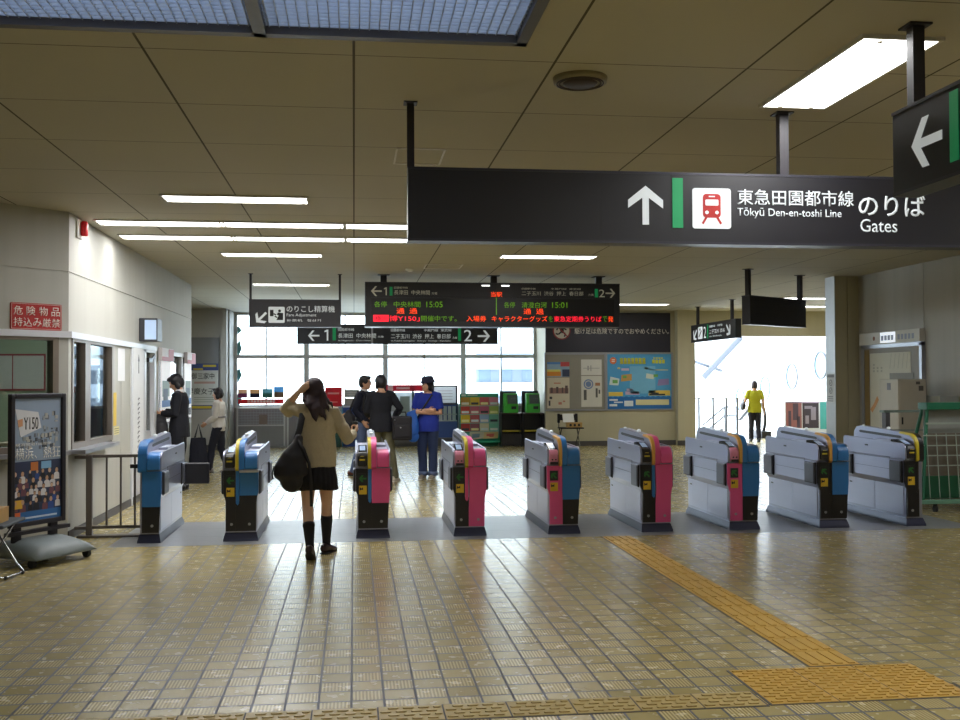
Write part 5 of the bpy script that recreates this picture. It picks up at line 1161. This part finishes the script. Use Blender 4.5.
# ================================================================ people
def remesh(bm, vox, it=3, wrinkle=0., wscale=9., seed=0, scale=1.):
    """one continuous skin over overlapping limbs"""
    bmesh.ops.recalc_face_normals(bm, faces=bm.faces[:])
    me = bpy.data.meshes.new('t'); bm.to_mesh(me); bm.free()
    o = bpy.data.objects.new('t', me); COL.objects.link(o)
    md = o.modifiers.new('r', 'REMESH'); md.mode = 'VOXEL'; md.voxel_size = vox
    sm = o.modifiers.new('s', 'SMOOTH'); sm.factor = .5; sm.iterations = it
    dg = bpy.context.evaluated_depsgraph_get(); m2 = bpy.data.meshes.new_from_object(o.evaluated_get(dg))
    bpy.data.objects.remove(o); bpy.data.meshes.remove(me)
    if wrinkle:
        ns = [v.normal.copy() for v in m2.vertices]
        for v, n in zip(m2.vertices, ns):
            c = v.co*wscale; v.co += n*wrinkle*(NZ.noise(V((c.x, c.y, c.z*.6+seed)))+.5*NZ.noise(V((c.x*2.3, c.y*2.3, c.z*1.3+seed))))
    m2.transform(M.Scale(scale, 4))
    return m2
m_skin = pm('skin', '#c99a7d', .55, var=.05); m_skin2 = pm('skin_leg', '#dab196', .55, var=.05); m_lip = pm('lip', '#a8564f', .5); m_eye = pm('eye_dark', '#1a1412', .2); m_eyew = pm('eye_white', '#e6e2dc', .3)
DEF = dict(P=(0, 0, .93), W=(0, 0, 1.08), C=(0, 0, 1.28), N=(0, -.005, 1.44), H=(0, .02, 1.585),
           shL=(-.165, 0, 1.385), shR=(.165, 0, 1.385), elL=(-.215, -.02, 1.11), elR=(.215, -.02, 1.11), wrL=(-.215, .06, .87), wrR=(.215, .06, .87),
           hpL=(-.085, 0, .90), hpR=(.085, 0, .90), knL=(-.095, .02, .49), knR=(.095, .02, .49), anL=(-.1, -.02, .085), anR=(.1, -.02, .085))
def hand(bm, wr, el, nrm, curl=.5, side=1, dirv=None):
    """a palm, four unequal bent fingers and a side thumb"""
    d = (V(dirv) if dirv else (V(wr)-V(el))).normalized(); n = (V(nrm)-d*V(nrm).dot(d)).normalized(); s = d.cross(n)*side; w = V(wr)
    tube(bm, [w-d*.02, w+d*.02, w+d*.06, w+d*.09], [(.024, .019), (.03, .016), (.039, .015), (.036, .012)], 12, up=s, rounded=True)
    for k, (o_, l) in enumerate(((.029, .068), (.010, .078), (-.010, .074), (-.028, .058))):
        a = w+d*.085+s*o_; t = curl*.9; p = [a-d*.02, a]
        for q_ in range(3):
            dd = d*math.cos(t)+n*math.sin(t); p.append(p[-1]+dd*l*(.44, .32, .24)[q_]); t += curl*.8
        tube(bm, p, [.0095, .0095, .009, .0085, .0075], 8, rounded=True)
    a = w+d*.025+s*.026; tube(bm, [a-s*.01, a+d*.02+s*.022+n*.012, a+d*.048+s*.03+n*.025, a+d*.068+s*.026+n*.035], [.013, .012, .010, .008], 8, rounded=True)
def head_geo(bm, T):
    t = B(); zloft(t, [(-.118, 0, .045, .02, .022), (-.108, 0, .04, .038, .042), (-.085, 0, .028, .052, .062), (-.05, 0, .016, .063, .08), (-.015, 0, .006, .070, .09), (.02, 0, 0, .074, .096), (.06, 0, -.004, .073, .096), (.09, 0, -.008, .06, .08), (.113, 0, -.01, .03, .04)], 20)
    tube(t, [(0, .088, .02), (0, .104, -.012), (0, .107, -.028)], [.009, .012, .013], 8, rounded=True)
    ball(t, (0, .086, -.06), (.024, .014, .012), 10); ball(t, (0, .07, -.1), (.022, .02, .014), 10)
    for s in (-1, 1): ball(t, (s*.074, -.008, -.008), (.012, .022, .032), 10); ball(t, (s*.032, .082, .03), (.022, .012, .008), 8)
    merge(bm, t, T)
def figure(label, loc, rz, Ht, J={}, head=(0, 0), skin=m_skin, top=None, bottom=None, shoe=None, hair=None, hl=None, hr=None, feet={}, vox=.009, lips=True):
    s = Ht/1.7; j = {k: V(v) for k, v in {**DEF, **J}.items()}
    o = thing('person', label, 'person', loc, rz)
    T = M.Translation(j['H']) @ M.Rotation(math.radians(head[0]), 4, 'Z') @ M.Rotation(math.radians(head[1]), 4, 'X')
    def torso(b, z0, e, neck=True):
        P, W_, C, N_ = j['P'], j['W'], j['C'], j['N']
        pts = [P+V((0, 0, -.08)), P, (P+W_)/2, W_, (W_+C)/2, C, C+(N_-C)*.62, N_-V((0, 0, .01))]
        rad = [(.14, .1), (.165, .115), (.155, .108), (.135, .095), (.148, .103), (.165, .11), (.145, .092), (.075, .062)]
        if z0 is not None:
            k = [i for i, p in enumerate(pts) if p.z > z0]; i0 = k[0]; pts = [V((pts[i0].x, pts[i0].y, z0))]+pts[i0:]; rad = [rad[i0]]+rad[i0:]
        if neck: pts += [N_+(j['H']-N_)*.3, j['H']+V((0, -.01, -.05))]; rad += [(.052, .056), (.05, .054)]
        tube(b, pts, [(r[0]+e, r[1]+e) for r in rad], 20, up=(1, 0, 0))
    def arm(b, S_, e, upto=1., hand_=None):
        sh, el, wr = j['sh'+S_], j['el'+S_], j['wr'+S_]; inn = sh+(j['N']-sh)*.45+V((0, 0, -.015))
        pts = [inn, sh, (sh+el)/2, el]; rad = [.05, .055, .046, .039]
        if upto >= 1: pts += [(el+wr)/2, el+(wr-el)*(upto-1+.96 if upto < 1.04 else 1)]; rad += [.037, .027]
        elif upto < 1: pts[-1] = sh+(el-sh)*upto; pts[2] = sh+(el-sh)*upto*.5
        tube(b, pts, [r+e for r in rad], 12, rounded=upto >= 1 and e == 0)
    def leg(b, S_, e, z1=None, ret=False):
        hp, kn, an = j['hp'+S_], j['kn'+S_], j['an'+S_]; ca = kn+(an-kn)*.32
        pts = [hp+V((0, 0, .03)), hp, (hp+kn)/2, kn, ca, an+(kn-an)*.12, an]; rad = [.085, .088, .075, .054, .053, .035, .034]
        tube(b, pts, [r+e for r in rad], 14, rounded=e == 0)
    b = B(); torso(b, None, 0); head_geo(b, T)
    for S_, h_ in (('L', hl), ('R', hr)):
        arm(b, S_, 0); hp_ = dict(nrm=(1 if S_ == 'L' else -1, .3, 0), curl=.35); hp_.update(h_ or {})
        hand(b, j['wr'+S_], j['el'+S_], hp_['nrm'], hp_['curl'], hp_.get('side', 1 if S_ == 'R' else -1), hp_.get('dir'))
        leg(b, S_, 0)
        f = feet.get(S_, (0, 0)); fd = V((math.sin(math.radians(f[0])), math.cos(math.radians(f[0])), -math.sin(math.radians(f[1])))); a = j['an'+S_]
        tube(b, [a+V((0, 0, -.02))-fd*.045, a+V((0, 0, -.035))+fd*.05, a+V((0, 0, -.05))+fd*.15], [(.034, .034), (.038, .03), (.036, .018)], 12, up=(fd.y, -fd.x, 0), rounded=True)
    me = remesh(b, vox, 3, scale=s); body = link('body', me, skin, o, True, True)
    # face
    for sx in (-1, 1):
        b = B(); ball(b, T @ V((sx*.031, .0855, .012)), .0115, 8); e_ = obj('eye', b, m_eyew, o, True, True); e_.data.transform(M.Scale(s, 4))
        b = B(); ball(b, T @ V((sx*.031, .0935, .012)), .006, 8); q_ = obj('iris', b, m_eye, e_, True, True); q_.data.transform(M.Scale(s, 4))
    b = B(); t = B(); ball(t, (0, .0985, -.062), (.02, .004, .006), 10); merge(b, t, T); q_ = obj('lips', b, m_lip, o, True, True); q_.data.transform(M.Scale(s, 4))
    if hair:
        b = B(); t = B()
        ball(t, (0, -.014, .03), (.083, .103, .103), 20); ball(t, (0, -.045, -.02), (.074, .068, .075), 16); ball(t, (0, .055, .083), (.062, .05, .036), 14)
        for sx in (-1, 1): ball(t, (sx*.066, .015, .03), (.022, .05, .05), 12)
        if hair.get('full'): 
            ball(t, (0, -.03, -.0), (.088, .09, .105), 16)
            for sx in (-1, 1): ball(t, (sx*.07, -.01, -.045), (.022, .045, .07), 12)
        merge(b, t, T)
        for f_ in hair.get('extra', ()): f_(b)
        me = remesh(b, .009, 2, .006, 28, scale=s); link('hair', me, hair['m'], o, True, True)
    if top:
        b = B(); e = top.get('e', .013); z0 = top.get('z0', .86); torso(b, z0, e, False)
        for S_ in 'LR': arm(b, S_, top.get('se', .011), top.get('sleeve'+S_, top.get('sleeve', 1.)))
        for f_ in top.get('extra', ()): f_(b, j)
        me = remesh(b, .010, 2, top.get('wr', .007), 11, 3, s); link(top['name'], me, top['m'], o, True, True)
    if bottom:
        b = B(); P = j['P']; e = bottom.get('e', .014)
        tube(b, [P+V((0, 0, -.10)), P+V((0, 0, -.03)), P+V((0, 0, .07))], [(.13+e, .1+e), (.165+e, .115+e), (.15+e, .105+e)], 18, up=(1, 0, 0))
        for S_ in 'LR':
            hp, kn, an = j['hp'+S_], j['kn'+S_], j['an'+S_]; w = bottom.get('w', .016); q_ = an+V((0, 0, -.03))
            tube(b, [hp+V((0, 0, .02)), (hp+kn)/2, kn, kn+(q_-kn)*.5, q_], [.09+e, .078+e, .058+w, .054+w, .05+w], 14)
        me = remesh(b, .010, 2, .008, 10, 8, s); link(bottom['name'], me, bottom['m'], o, True, True)
    if shoe:
        for S_ in 'LR':
            f = feet.get(S_, (0, 0)); fd = V((math.sin(math.radians(f[0])), math.cos(math.radians(f[0])), -math.sin(math.radians(f[1])))); a = j['an'+S_]; up = (fd.y, -fd.x, 0)
            b = B(); tube(b, [a+V((0, 0, -.03))-fd*.055, a+V((0, 0, -.025))-fd*.02, a+V((0, 0, -.04))+fd*.06, a+V((0, 0, -.054))+fd*.155], [(.038, .045), (.042, .05), (.046, .038), (.042, .026)], 14, up=up, rounded=True)
            me = remesh(b, .008, 2, scale=s); sh = link('shoe', me, shoe['m'], o, True, True)
            b = B(); q_ = a+V((0, 0, -.078)); tube(b, [q_-fd*.09, q_-fd*.04, q_+fd*.06, q_+fd*.18, q_+fd*.20], [(.03, .009), (.041, .011), (.045, .011), (.04, .011), (.02, .008)], 14, up=up)
            so = obj('sole', b, shoe.get('sole', m_rubber), sh, True, True); so.data.transform(M.Scale(s, 4))
    return o, j, s, T
def add(n, b, m, o, s, smooth=True, wrk=None):
    if wrk is not None: link(n, remesh(b, .009, 2, wrk, 12, 5, s), m, o, True, True); return
    q_ = obj(n, b, m, o, smooth, True); q_.data.transform(M.Scale(s, 4)); return q_

# ---- schoolgirl
m_card = pm('cardigan', '#c6baa0', .9, var=.1, scale=60, bump=.15); m_navy = pm('navy_skirt', '#17161f', .8); m_sock = pm('sock_navy', '#14161f', .85); m_loafer = pm('loafer', '#2a1a1c', .35); m_hairb = pm('hair_brown', '#33222a', .55, var=.35, scale=50, stretch=(6, 6, .4))
GX, GY = -.335, 9.42
Jg = dict(P=(.0, 0, .93), H=(-.025, .03, 1.57), N=(-.01, 0, 1.43), shL=(-.15, 0, 1.385), shR=(.155, 0, 1.37), elL=(-.295, .12, 1.415), wrL=(-.168, -.04, 1.565),
          elR=(.285, -.03, 1.115), wrR=(.345, .17, 1.16), hpL=(-.08, 0, .9), hpR=(.08, 0, .9), knL=(-.085, -.04, .49), anL=(-.055, -.23, .115), knR=(.09, .08, .5), anR=(.085, .18, .085))
def girl_top(b, j):
    tube(b, [V((0, 0, .855)), V((0, 0, .95)), V((0, 0, 1.1)), V((0, 0, 1.3))], [(.182, .14), (.186, .14), (.178, .128), (.17, .12)], 22, up=(1, 0, 0))
    tube(b, [j['elL']+V((.03, -.02, -.05)), j['elL']+V((-.01, -.01, -.02)), (j['elL']*.6+j['wrL']*.4)], [.05, .06, .042], 12, rounded=True)
    tube(b, [j['elR']+V((-.03, 0, .1)), j['elR']+V((.005, 0, 0)), j['wrR']*.85+j['elR']*.15], [.06, .062, .045], 12, rounded=True)
o, j, s, T = figure('person in beige cardigan and short dark skirt walking towards the gates, hand raised to hair', (GX, GY, 0), 0, 1.615, Jg, (4, -6),
    top=dict(name='cardigan', m=m_card, e=.016, se=.016, z0=.87, sleeveL=.9, sleeveR=1.0, extra=[girl_top], wr=.009),
    shoe=dict(m=m_loafer), hair=dict(m=m_hairb), feet={'L': (5, 32), 'R': (24, 3)}, vox=.0075, skin=m_skin2,
    hl=dict(nrm=(.4, .9, -.1), curl=.3, dir=(.72, -.28, .6)), hr=dict(nrm=(-.6, 0, .6), curl=.9))
# long hair: locks falling from the crown to the back, tips parted
b = B(); hc = j['H']
ball(b, hc+V((0, -.016, .032)), (.097, .112, .106), 20); ball(b, hc+V((.0, -.06, -.05)), (.102, .075, .12), 16)
L_ = [(0, .0, 1.285, .052, -.155), (.03, .05, 1.33, .045, -.15), (-.035, -.055, 1.38, .045, -.14), (.06, .115, 1.375, .04, -.11), (.075, .15, 1.41, .03, -.06), (-.065, -.10, 1.44, .036, -.10), (.08, .12, 1.44, .03, .0), (-.08, -.1, 1.47, .026, -.02), (.045, .085, 1.30, .028, -.145)]
for x0, x1, zt, r, yt in L_:
    tube(b, [hc+V((x0*.7, -.05, .06)), hc+V((x0*1.1, -.09 if yt < -.05 else -.01, -.03)), V((x0*.55+x1*.5-.015, yt*.95, (1.50+zt)/2)), V((x1-.01, yt, zt+.05)), V((x1, yt, zt))], [(r*.8, r*.6), (r, r*.7), (r*.95, r*.6), (r*.6, r*.4), (.006, .006)], 10, up=(1, 0, 0), rounded=True)
add('long_hair', b, m_hairb, o, s, wrk=.0035)
# pleated skirt
b = B(); R_ = []
for z, rx, ry in ((1.02, .14, .105), (.95, .145, .108), (.875, .165, .122), (.75, .19, .15), (.64, .198, .16), (.642, .192, .154), (.95, .158, .118)):
    f_ = (1.02-z)/.38; R_.append([V((math.cos(t)*rx*(1+.035*f_*(((i % 4)-1.5)/1.5)), math.sin(t)*ry*(1+.05*f_*(((i % 4)-1.5)/1.5)), z+.006*math.sin(3*t)*f_)) for i in range(96) for t in [2*PI*i/96]])
loft(b, R_, False); add('skirt', b, m_navy, o, s, True)
for S_, zt in (('L', .335), ('R', .385)):
    kn, an = j['kn'+S_], j['an'+S_]; P_ = lambda z: kn+(an-kn)*((kn.z-z)/(kn.z-an.z))
    b = B(); tube(b, [P_(zt), P_(zt-.03), kn+(an-kn)*.45, an+(kn-an)*.14, an, an+V((0, 0, -.04))], [.0555, .0575, .056, .041, .04, .036], 16); add('knee_sock', b, m_sock, o, s)
# the dark object in the raised right hand
b = B(); w = j['wrR']*s+V((GX, GY, 0)); d_ = ((j['wrR']-j['elR']).normalized())
c = w+d_*.10+V((-.01, 0, .03)); rbox(b, c+V((-.025, -.008, -.045)), c+V((.025, .008, .055)), .006); single('mobile_phone', b, m_dark, 'small dark phone held in the right hand of the person in beige cardigan', 'phone')
# her shoulder bag
m_bag = pm('bag_black', '#17141b', .6, var=.25, scale=7, bump=.2)
o = thing('shoulder_bag', 'big soft black shoulder bag hanging at the hip of the person in beige cardigan', 'bag', (-.56, 9.27, .62))
b = B(); tube(b, [V((-.49, 9.25, 1.07)), V((-.51, 9.23, 1.0)), V((-.53, 9.2, .92)), V((-.55, 9.19, .82)), V((-.555, 9.19, .76)), V((-.55, 9.19, .72))], [(.04, .03), (.07, .05), (.105, .065), (.145, .08), (.15, .078), (.11, .055)], 20, up=(1, 0, 0), rounded=True)
link('body', remesh(b, .011, 3, .014, 9, 2), m_bag, o, True)
b = B(); tube(b, [V((-.51, 9.26, 1.06)), V((-.485, 9.275, 1.14)), V((-.465, 9.33, 1.25)), V((-.455, 9.39, 1.335)), V((-.455, 9.45, 1.345)), V((-.46, 9.53, 1.28)), V((-.48, 9.56, 1.18)), V((-.54, 9.45, 1.0)), V((-.56, 9.3, .98))], [(.028, .006)]*9, 8, up=(1, 0, 0)); obj('strap', b, m_bag, o, True)
b = B(); tube(b, [V((-.50, 9.22, 1.07)), V((-.44, 9.19, .98)), V((-.395, 9.17, .86)), V((-.38, 9.17, .72)), V((-.375, 9.18, .6)), V((-.375, 9.19, .48))], [(.014, .004)]*6, 8, up=(1, 0, 0)); obj('loose_strap', b, m_bag, o, True)
b = B(); tube(b, [V((-.695, 9.16, .84)), V((-.71, 9.14, .78)), V((-.705, 9.14, .73))], .007, 8); obj('cord', b, m_bag, o)

m_suit = pm('suit_dark', '#10121d', .85, var=.12); m_shirt = pm('shirt_white', '#e2e2e4', .7); m_hairk = pm('hair_black', '#15121a', .45, var=.3, scale=30); m_shoek = pm('shoe_black', '#16151a', .3); m_jean = pm('jeans', '#27365c', .8, var=.15, scale=14); m_whites = pm('sneaker_white', '#cfc9bd', .6)
def collar(o, j, s, m):
    b = B(); N_ = j['N']; tube(b, [N_+V((0, 0, -.03)), N_+V((0, .004, .035))], [(.072, .07), (.06, .064)], 18, up=(1, 0, 0)); return add('collar', b, m, o, s)
# ---- man in dark suit looking down at his hands
def jacket_tail(z):
    def f_(b, j): tube(b, [V((0, 0, z)), V((0, 0, .93)), V((0, 0, 1.1))], [(.19, .148), (.193, .148), (.165, .122)], 20, up=(1, 0, 0))
    return f_
o, j, s, T = figure('person in dark suit and white collar standing with bowed head by the left wall', (-2.545, 15.53, 0), math.radians(84), 1.70,
    dict(H=(0, .05, 1.575), N=(0, .0, 1.44), elL=(-.225, .0, 1.12), wrL=(-.13, .23, 1.13), elR=(.225, .0, 1.12), wrR=(.1, .25, 1.15)), (5, -28),
    top=dict(name='jacket', m=m_suit, e=.022, se=.018, z0=.78, extra=[jacket_tail(.78)]), bottom=dict(name='trousers', m=m_suit), shoe=dict(m=m_shoek), hair=dict(m=m_hairk, full=1), hl=dict(nrm=(.4, 0, .9), curl=.7), hr=dict(nrm=(-.4, 0, .9), curl=.7))
collar(o, j, s, m_shirt)
R84 = M.Translation((-2.545, 15.53, 0)) @ M.Rotation(math.radians(84), 4, 'Z')
def wp(p): return R84 @ V(p)
b = B(); rbox(b, (-.03, .31, 1.13), (.03, .33, 1.23), .006); bmesh.ops.transform(b, matrix=R84, verts=b.verts); single('mobile_phone', b, m_dark, 'small dark phone held by the person in dark suit by the left wall', 'phone')
o = thing('handbag', 'black bag hanging in front of the person in dark suit', 'bag', wp((-.1, .25, .72)))
b = B(); tube(b, [wp((-.16, .25, .75)), wp((-.16, .26, .82)), wp((-.15, .25, .98)), wp((-.14, .24, 1.04))], [(.13, .05), (.14, .07), (.125, .055), (.09, .03)], 16, up=(1, 0, 0), rounded=True); link('body', remesh(b, .011, 2, .008, 9), m_bag, o, True)
b = B(); tube(b, [wp((-.15, .3, 1.03)), wp((-.135, .27, 1.11)), wp((-.14, .2, 1.1)), wp((-.15, .18, 1.03))], .009, 8); obj('handle', b, m_bag, o)
# ---- woman in white top
m_top = pm('white_knit', '#cfccc8', .85, var=.06, scale=30); m_navyt = pm('navy_trousers', '#181b2b', .8)
o, j, s, T = figure('person in white knit top and dark trousers carrying a large dark bag', (-2.36, 18.5, 0), math.radians(80), 1.475,
    dict(elL=(-.2, .02, 1.12), wrL=(-.17, .2, 1.0), elR=(.2, -.02, 1.12), knL=(-.09, .12, .5), anL=(-.09, .17, .085), knR=(.09, -.02, .48), anR=(.09, -.16, .11)), (0, -4),
    top=dict(name='knit_top', m=m_top, e=.024, se=.024, z0=.84, sleeve=1.0), bottom=dict(name='trousers', m=m_navyt), shoe=dict(m=rgb('#8d8580')), hair=dict(m=m_hairk, full=1), feet={'R': (0, 22)})
b = B(); tube(b, [V((0, 0, 1.1)), V((0, 0, 1.135))], [(.178, .136), (.18, .138)], 24, up=(1, 0, 0)); add('stripe', b, rgb('#807d7f'), o, s)
R_w = M.Translation((-2.36, 18.5, 0)) @ M.Rotation(math.radians(80), 4, 'Z')
o = thing('tote_bag', 'large dark tote bag carried low by the person in white knit top', 'bag', R_w @ V((-.2, .3, .22)))
b = B(); tube(b, [R_w @ V((-.2, .3, z)) for z in (.16, .2, .45, .62)], [(.15, .05), (.165, .07), (.15, .055), (.13, .02)], 16, up=(math.cos(.2), .3, 0), rounded=False); link('body', remesh(b, .011, 2, .008, 8), m_navyt, o, True)
for dx in (-.03, .03):
    b = B(); tube(b, [R_w @ V(p) for p in ((-.2+dx, .36, .62), (-.19, .3, .86), (-.2+dx, .24, .62))], .008, 8); obj('handle', b, m_navyt, o)
# ---- man with glasses
m_cardn = pm('navy_cardigan', '#121528', .85, var=.1, scale=40)
gl = (atY(364, 430, 17.45).x, 17.45, 0)
o, j, s, T = figure('person with glasses, white collar and navy cardigan facing the back of another in dark jacket', gl, math.radians(-112), 1.675,
    dict(elR=(.22, -.08, 1.12), wrR=(.2, .06, .93), elL=(-.22, -.03, 1.12), knL=(-.1, .03, .49), anR=(.11, -.16, .085), knR=(.1, -.03, .49)), (8, 0),
    top=dict(name='cardigan', m=m_cardn, e=.018, se=.016, z0=.88), bottom=dict(name='jeans', m=rgb('#54648c', 'jeans_pale')), shoe=dict(m=rgb('#6b4236')), hair=dict(m=m_hairk))
collar(o, j, s, m_shirt)
b = B(); prism(b, [V((-.05, .118, 1.42)), V((.05, .118, 1.42)), V((0, .15, 1.26))], (0, .012, 0)); add('shirt_front', b, m_shirt, o, s)
b = B()
for sx in (-1, 1):
    t = [T @ V((sx*.032+.022*math.cos(2*PI*i/14), .104, .012+.017*math.sin(2*PI*i/14))) for i in range(15)]; tube(b, t, .0028, 6)
    tube(b, [T @ V((sx*.054, .102, .014)), T @ V((sx*.079, .0, .016))], .0028, 6)
tube(b, [T @ V((-.01, .106, .014)), T @ V((.01, .106, .014))], .0028, 6); add('glasses', b, m_dark, o, s)
Rg = M.Translation(gl) @ M.Rotation(math.radians(-112), 4, 'Z')
o = thing('backpack', 'round black bag at the hip of the person with glasses', 'bag', Rg @ V((.3, -.12, .78)))
b = B(); tube(b, [Rg @ V((.29, -.15, z)) for z in (.80, .9, 1.0, 1.06)], [(.09, .06), (.12, .08), (.11, .075), (.06, .04)], 16, up=(1, 0, 0), rounded=True); link('body', remesh(b, .011, 2, .006, 9), m_bag, o, True)
b = B(); tube(b, [Rg @ V(p) for p in ((.27, -.16, 1.06), (.22, -.1, 1.25), (.16, -.04, 1.42), (.18, .08, 1.36), (.24, .06, 1.1))], [(.02, .006)]*5, 8); obj('strap', b, m_bag, o, True)
b = B(); tube(b, [atY(345, 417, 17.9), atY(346, 424, 17.9), atY(347, 432, 17.9)], [(.07, .03), (.085, .05), (.07, .04)], 12, up=(1, 0, 0), rounded=True)
single('paper_bag', b, rgb('#c08d52', 'kraft'), 'small tan bag behind the raised arm of the person in beige cardigan', 'bag', smooth=True)
# ---- man in dark jacket seen from behind
bk = (atY(381, 430, 16.25).x, 16.25, 0)
m_camo = pm('camouflage', '#5f5c46', .85, var=.55, scale=9)
o, j, s, T = figure('person in dark jacket and camouflage trousers seen from behind', bk, math.radians(12), 1.68,
    dict(elR=(.30, -.05, 1.17), wrR=(.25, .12, 1.02), elL=(-.22, .05, 1.13), wrL=(-.15, .25, 1.05), anR=(.21, -.03, .085), knR=(.15, .0, .49), anL=(-.06, .03, .085)), (8, 2),
    top=dict(name='jacket', m=m_suit, e=.026, se=.02, z0=.80, extra=[jacket_tail(.80)]), bottom=dict(name='trousers', m=m_camo, w=.025), shoe=dict(m=m_whites, sole=m_whites), hair=dict(m=m_hairk, full=1), feet={'R': (35, 0)})
o = thing('briefcase', 'boxy black shoulder case at the right side of the person in dark jacket', 'bag', (bk[0]+.32, 16.15, .72))
c = V((bk[0]+.33, 16.13, .66)); b = B(); rbox(b, c+V((-.16, -.055, 0)), c+V((.15, .055, .38)), .03, 3); obj('body', b, m_bag, o)
b = B(); rbox(b, c+V((-.13, -.075, .05)), c+V((.12, -.05, .25)), .015); obj('pocket', b, m_bag, o)
b = B(); tube(b, [c+V((-.06, 0, .37)), c+V((-.05, 0, .44)), c+V((.05, 0, .44)), c+V((.06, 0, .37))], .011, 8); obj('handle', b, m_bag, o)
b = B(); ball(b, c+V((-.12, -.06, .32)), .012, 8); ball(b, c+V((-.03, -.08, .2)), .012, 8); obj('buckle', b, m_alu, o)
# ---- person in blue
m_blue = pm('tshirt_blue', '#20349a', .85, var=.08, scale=20)
bl = (atY(428, 430, 16.66).x, 16.66, 0)
def hat(b): pass
o, j, s, T = figure('person in royal blue shirt and dark hat standing with arms crossed', bl, math.radians(158), 1.64,
    dict(elR=(.235, .03, 1.12), wrR=(-.05, .18, 1.165), elL=(-.235, .03, 1.11), wrL=(.08, .215, 1.12), anL=(-.085, 0, .085), anR=(.085, 0, .085)), (-38, 0),
    top=dict(name='tshirt', m=m_blue, e=.03, se=.03, z0=.80, sleeve=.78, extra=[jacket_tail(.80)]), bottom=dict(name='jeans', m=m_jean, w=.022), shoe=dict(m=rgb('#8e8576'), sole=m_whites), hair=dict(m=m_hairk, full=1),
    hr=dict(nrm=(0, -1, 0), curl=.5, dir=(-1, -.25, -.1)), hl=dict(nrm=(0, -1, 0), curl=.5, dir=(1, -.35, .1)))
b = B(); t = B(); zloft(t, [(.035, 0, -.01, .135, .145), (.045, 0, -.01, .12, .13), (.06, 0, -.01, .098, .118), (.10, 0, -.01, .092, .11), (.135, 0, -.01, .08, .095), (.143, 0, -.01, .05, .06)], 24); merge(b, t, T @ M.Rotation(-.12, 4, 'X')); add('hat', b, rgb('#22253c', 'hat_dark', .8), o, s)
b = B(); tube(b, [V((-.10, .09, 1.41)), V((-.02, .15, 1.27)), V((.08, .155, 1.12)), V((.18, .10, .98)), V((.2, 0, .93)), V((.1, -.15, 1.05)), V((-.05, -.14, 1.3)), V((-.13, -.06, 1.415)), V((-.10, .09, 1.41))], [(.018, .005)]*9, 8); add('shoulder_strap', b, m_dark, o, s)
for sx in (-.085, .085):
    b = B(); tube(b, [V((sx, -.0, .06)), V((sx, 0, .13))], [.086, .084], 16); add('turned_cuff', b, rgb('#5b6a8c'), o, s)
o = thing('carrier_bag', 'bright blue carrier bag hanging beside the person in royal blue', 'bag', (bl[0]-.3, 16.5, .68))
c = V((bl[0]-.28, 16.52, 0)); b = B(); tube(b, [c+V((.03, 0, .70)), c+V((0, 0, .74)), c+V((-.02, 0, .92)), c+V((.02, 0, 1.05)), c+V((.05, .0, 1.1))], [(.1, .05), (.13, .07), (.14, .06), (.08, .03), (.03, .015)], 16, up=(1, 0, 0), rounded=True)
link('body', remesh(b, .011, 2, .012, 10), rgb('#1f63c8', 'bag_blue', .45), o, True)
b = B(); tube(b, [c+V((.05, 0, 1.08)), c+V((.08, .03, 1.13)), c+V((.12, .02, 1.09))], .008, 8); obj('handle', b, rgb('#1f63c8', 'bag_blue'), o)
# ---- woman in yellow beyond the gates
yl = (atY(755, 440, 25.4).x, 25.4, 0)
m_yel = pm('shirt_yellow', '#a9a81f', .85, var=.08)
o, j, s, T = figure('person in yellow-green shirt and black trousers walking to the escalator', yl, math.radians(-14), 1.56,
    dict(elL=(-.27, -.06, 1.13), wrL=(-.3, .12, 1.02), elR=(.23, -.03, 1.11), wrR=(.26, .04, .86), knL=(-.09, .05, .49), anL=(-.1, .06, .085), anR=(.1, -.08, .09)), (0, 0),
    top=dict(name='shirt', m=m_yel, e=.026, se=.018, z0=.82, sleeve=.7, extra=[jacket_tail(.82)]), bottom=dict(name='trousers', m=rgb('#17151f', 'trouser_black', .8)), shoe=dict(m=m_shoek), hair=dict(m=pm('hair_dark_brown', '#2b1d26', .5), full=1))
Ry = M.Translation(yl) @ M.Rotation(math.radians(-14), 4, 'Z')
o = thing('handbag', 'black handbag under the arm of the person in yellow-green shirt', 'bag', Ry @ V((-.29, .02, .84)))
b = B(); tube(b, [Ry @ V((-.29, -.1, .92)), Ry @ V((-.29, .02, .91)), Ry @ V((-.29, .14, .93))], [(.06, .09), (.075, .11), (.06, .09)], 14, up=(1, 0, 0), rounded=True); link('body', remesh(b, .011, 2, .005, 9), m_bag, o, True)
b = B(); tube(b, [Ry @ V(p) for p in ((-.29, -.06, 1.0), (-.26, -.03, 1.1), (-.27, .06, 1.09), (-.29, .12, 1.01))], .01, 8); obj('handle', b, m_bag, o)
# ================================================================ light
W = bpy.data.worlds.new('sky'); S.world = W; W.use_nodes = True
nt = W.node_tree; bg = nt.nodes['Background']; bg.inputs[0].default_value = (.8, .89, 1, 1); bg.inputs[1].default_value = 5.6
vs = S.view_settings; S.display_settings.display_device = 'sRGB'; vs.view_transform = 'Standard'; vs.look = 'None'; vs.gamma = 1; vs.use_curve_mapping = False; vs.exposure = .75
cy = S.cycles; cy.max_bounces = 7; cy.diffuse_bounces = 4; cy.glossy_bounces = 3; cy.transmission_bounces = 4; cy.transparent_max_bounces = 12
cy.sample_clamp_indirect = 3; cy.sample_clamp_direct = 6; cy.blur_glossy = 1.; cy.caustics_reflective = False; cy.caustics_refractive = False
try:
    cy.use_denoising = True; cy.denoiser = 'OPENIMAGEDENOISE'
except Exception: pass
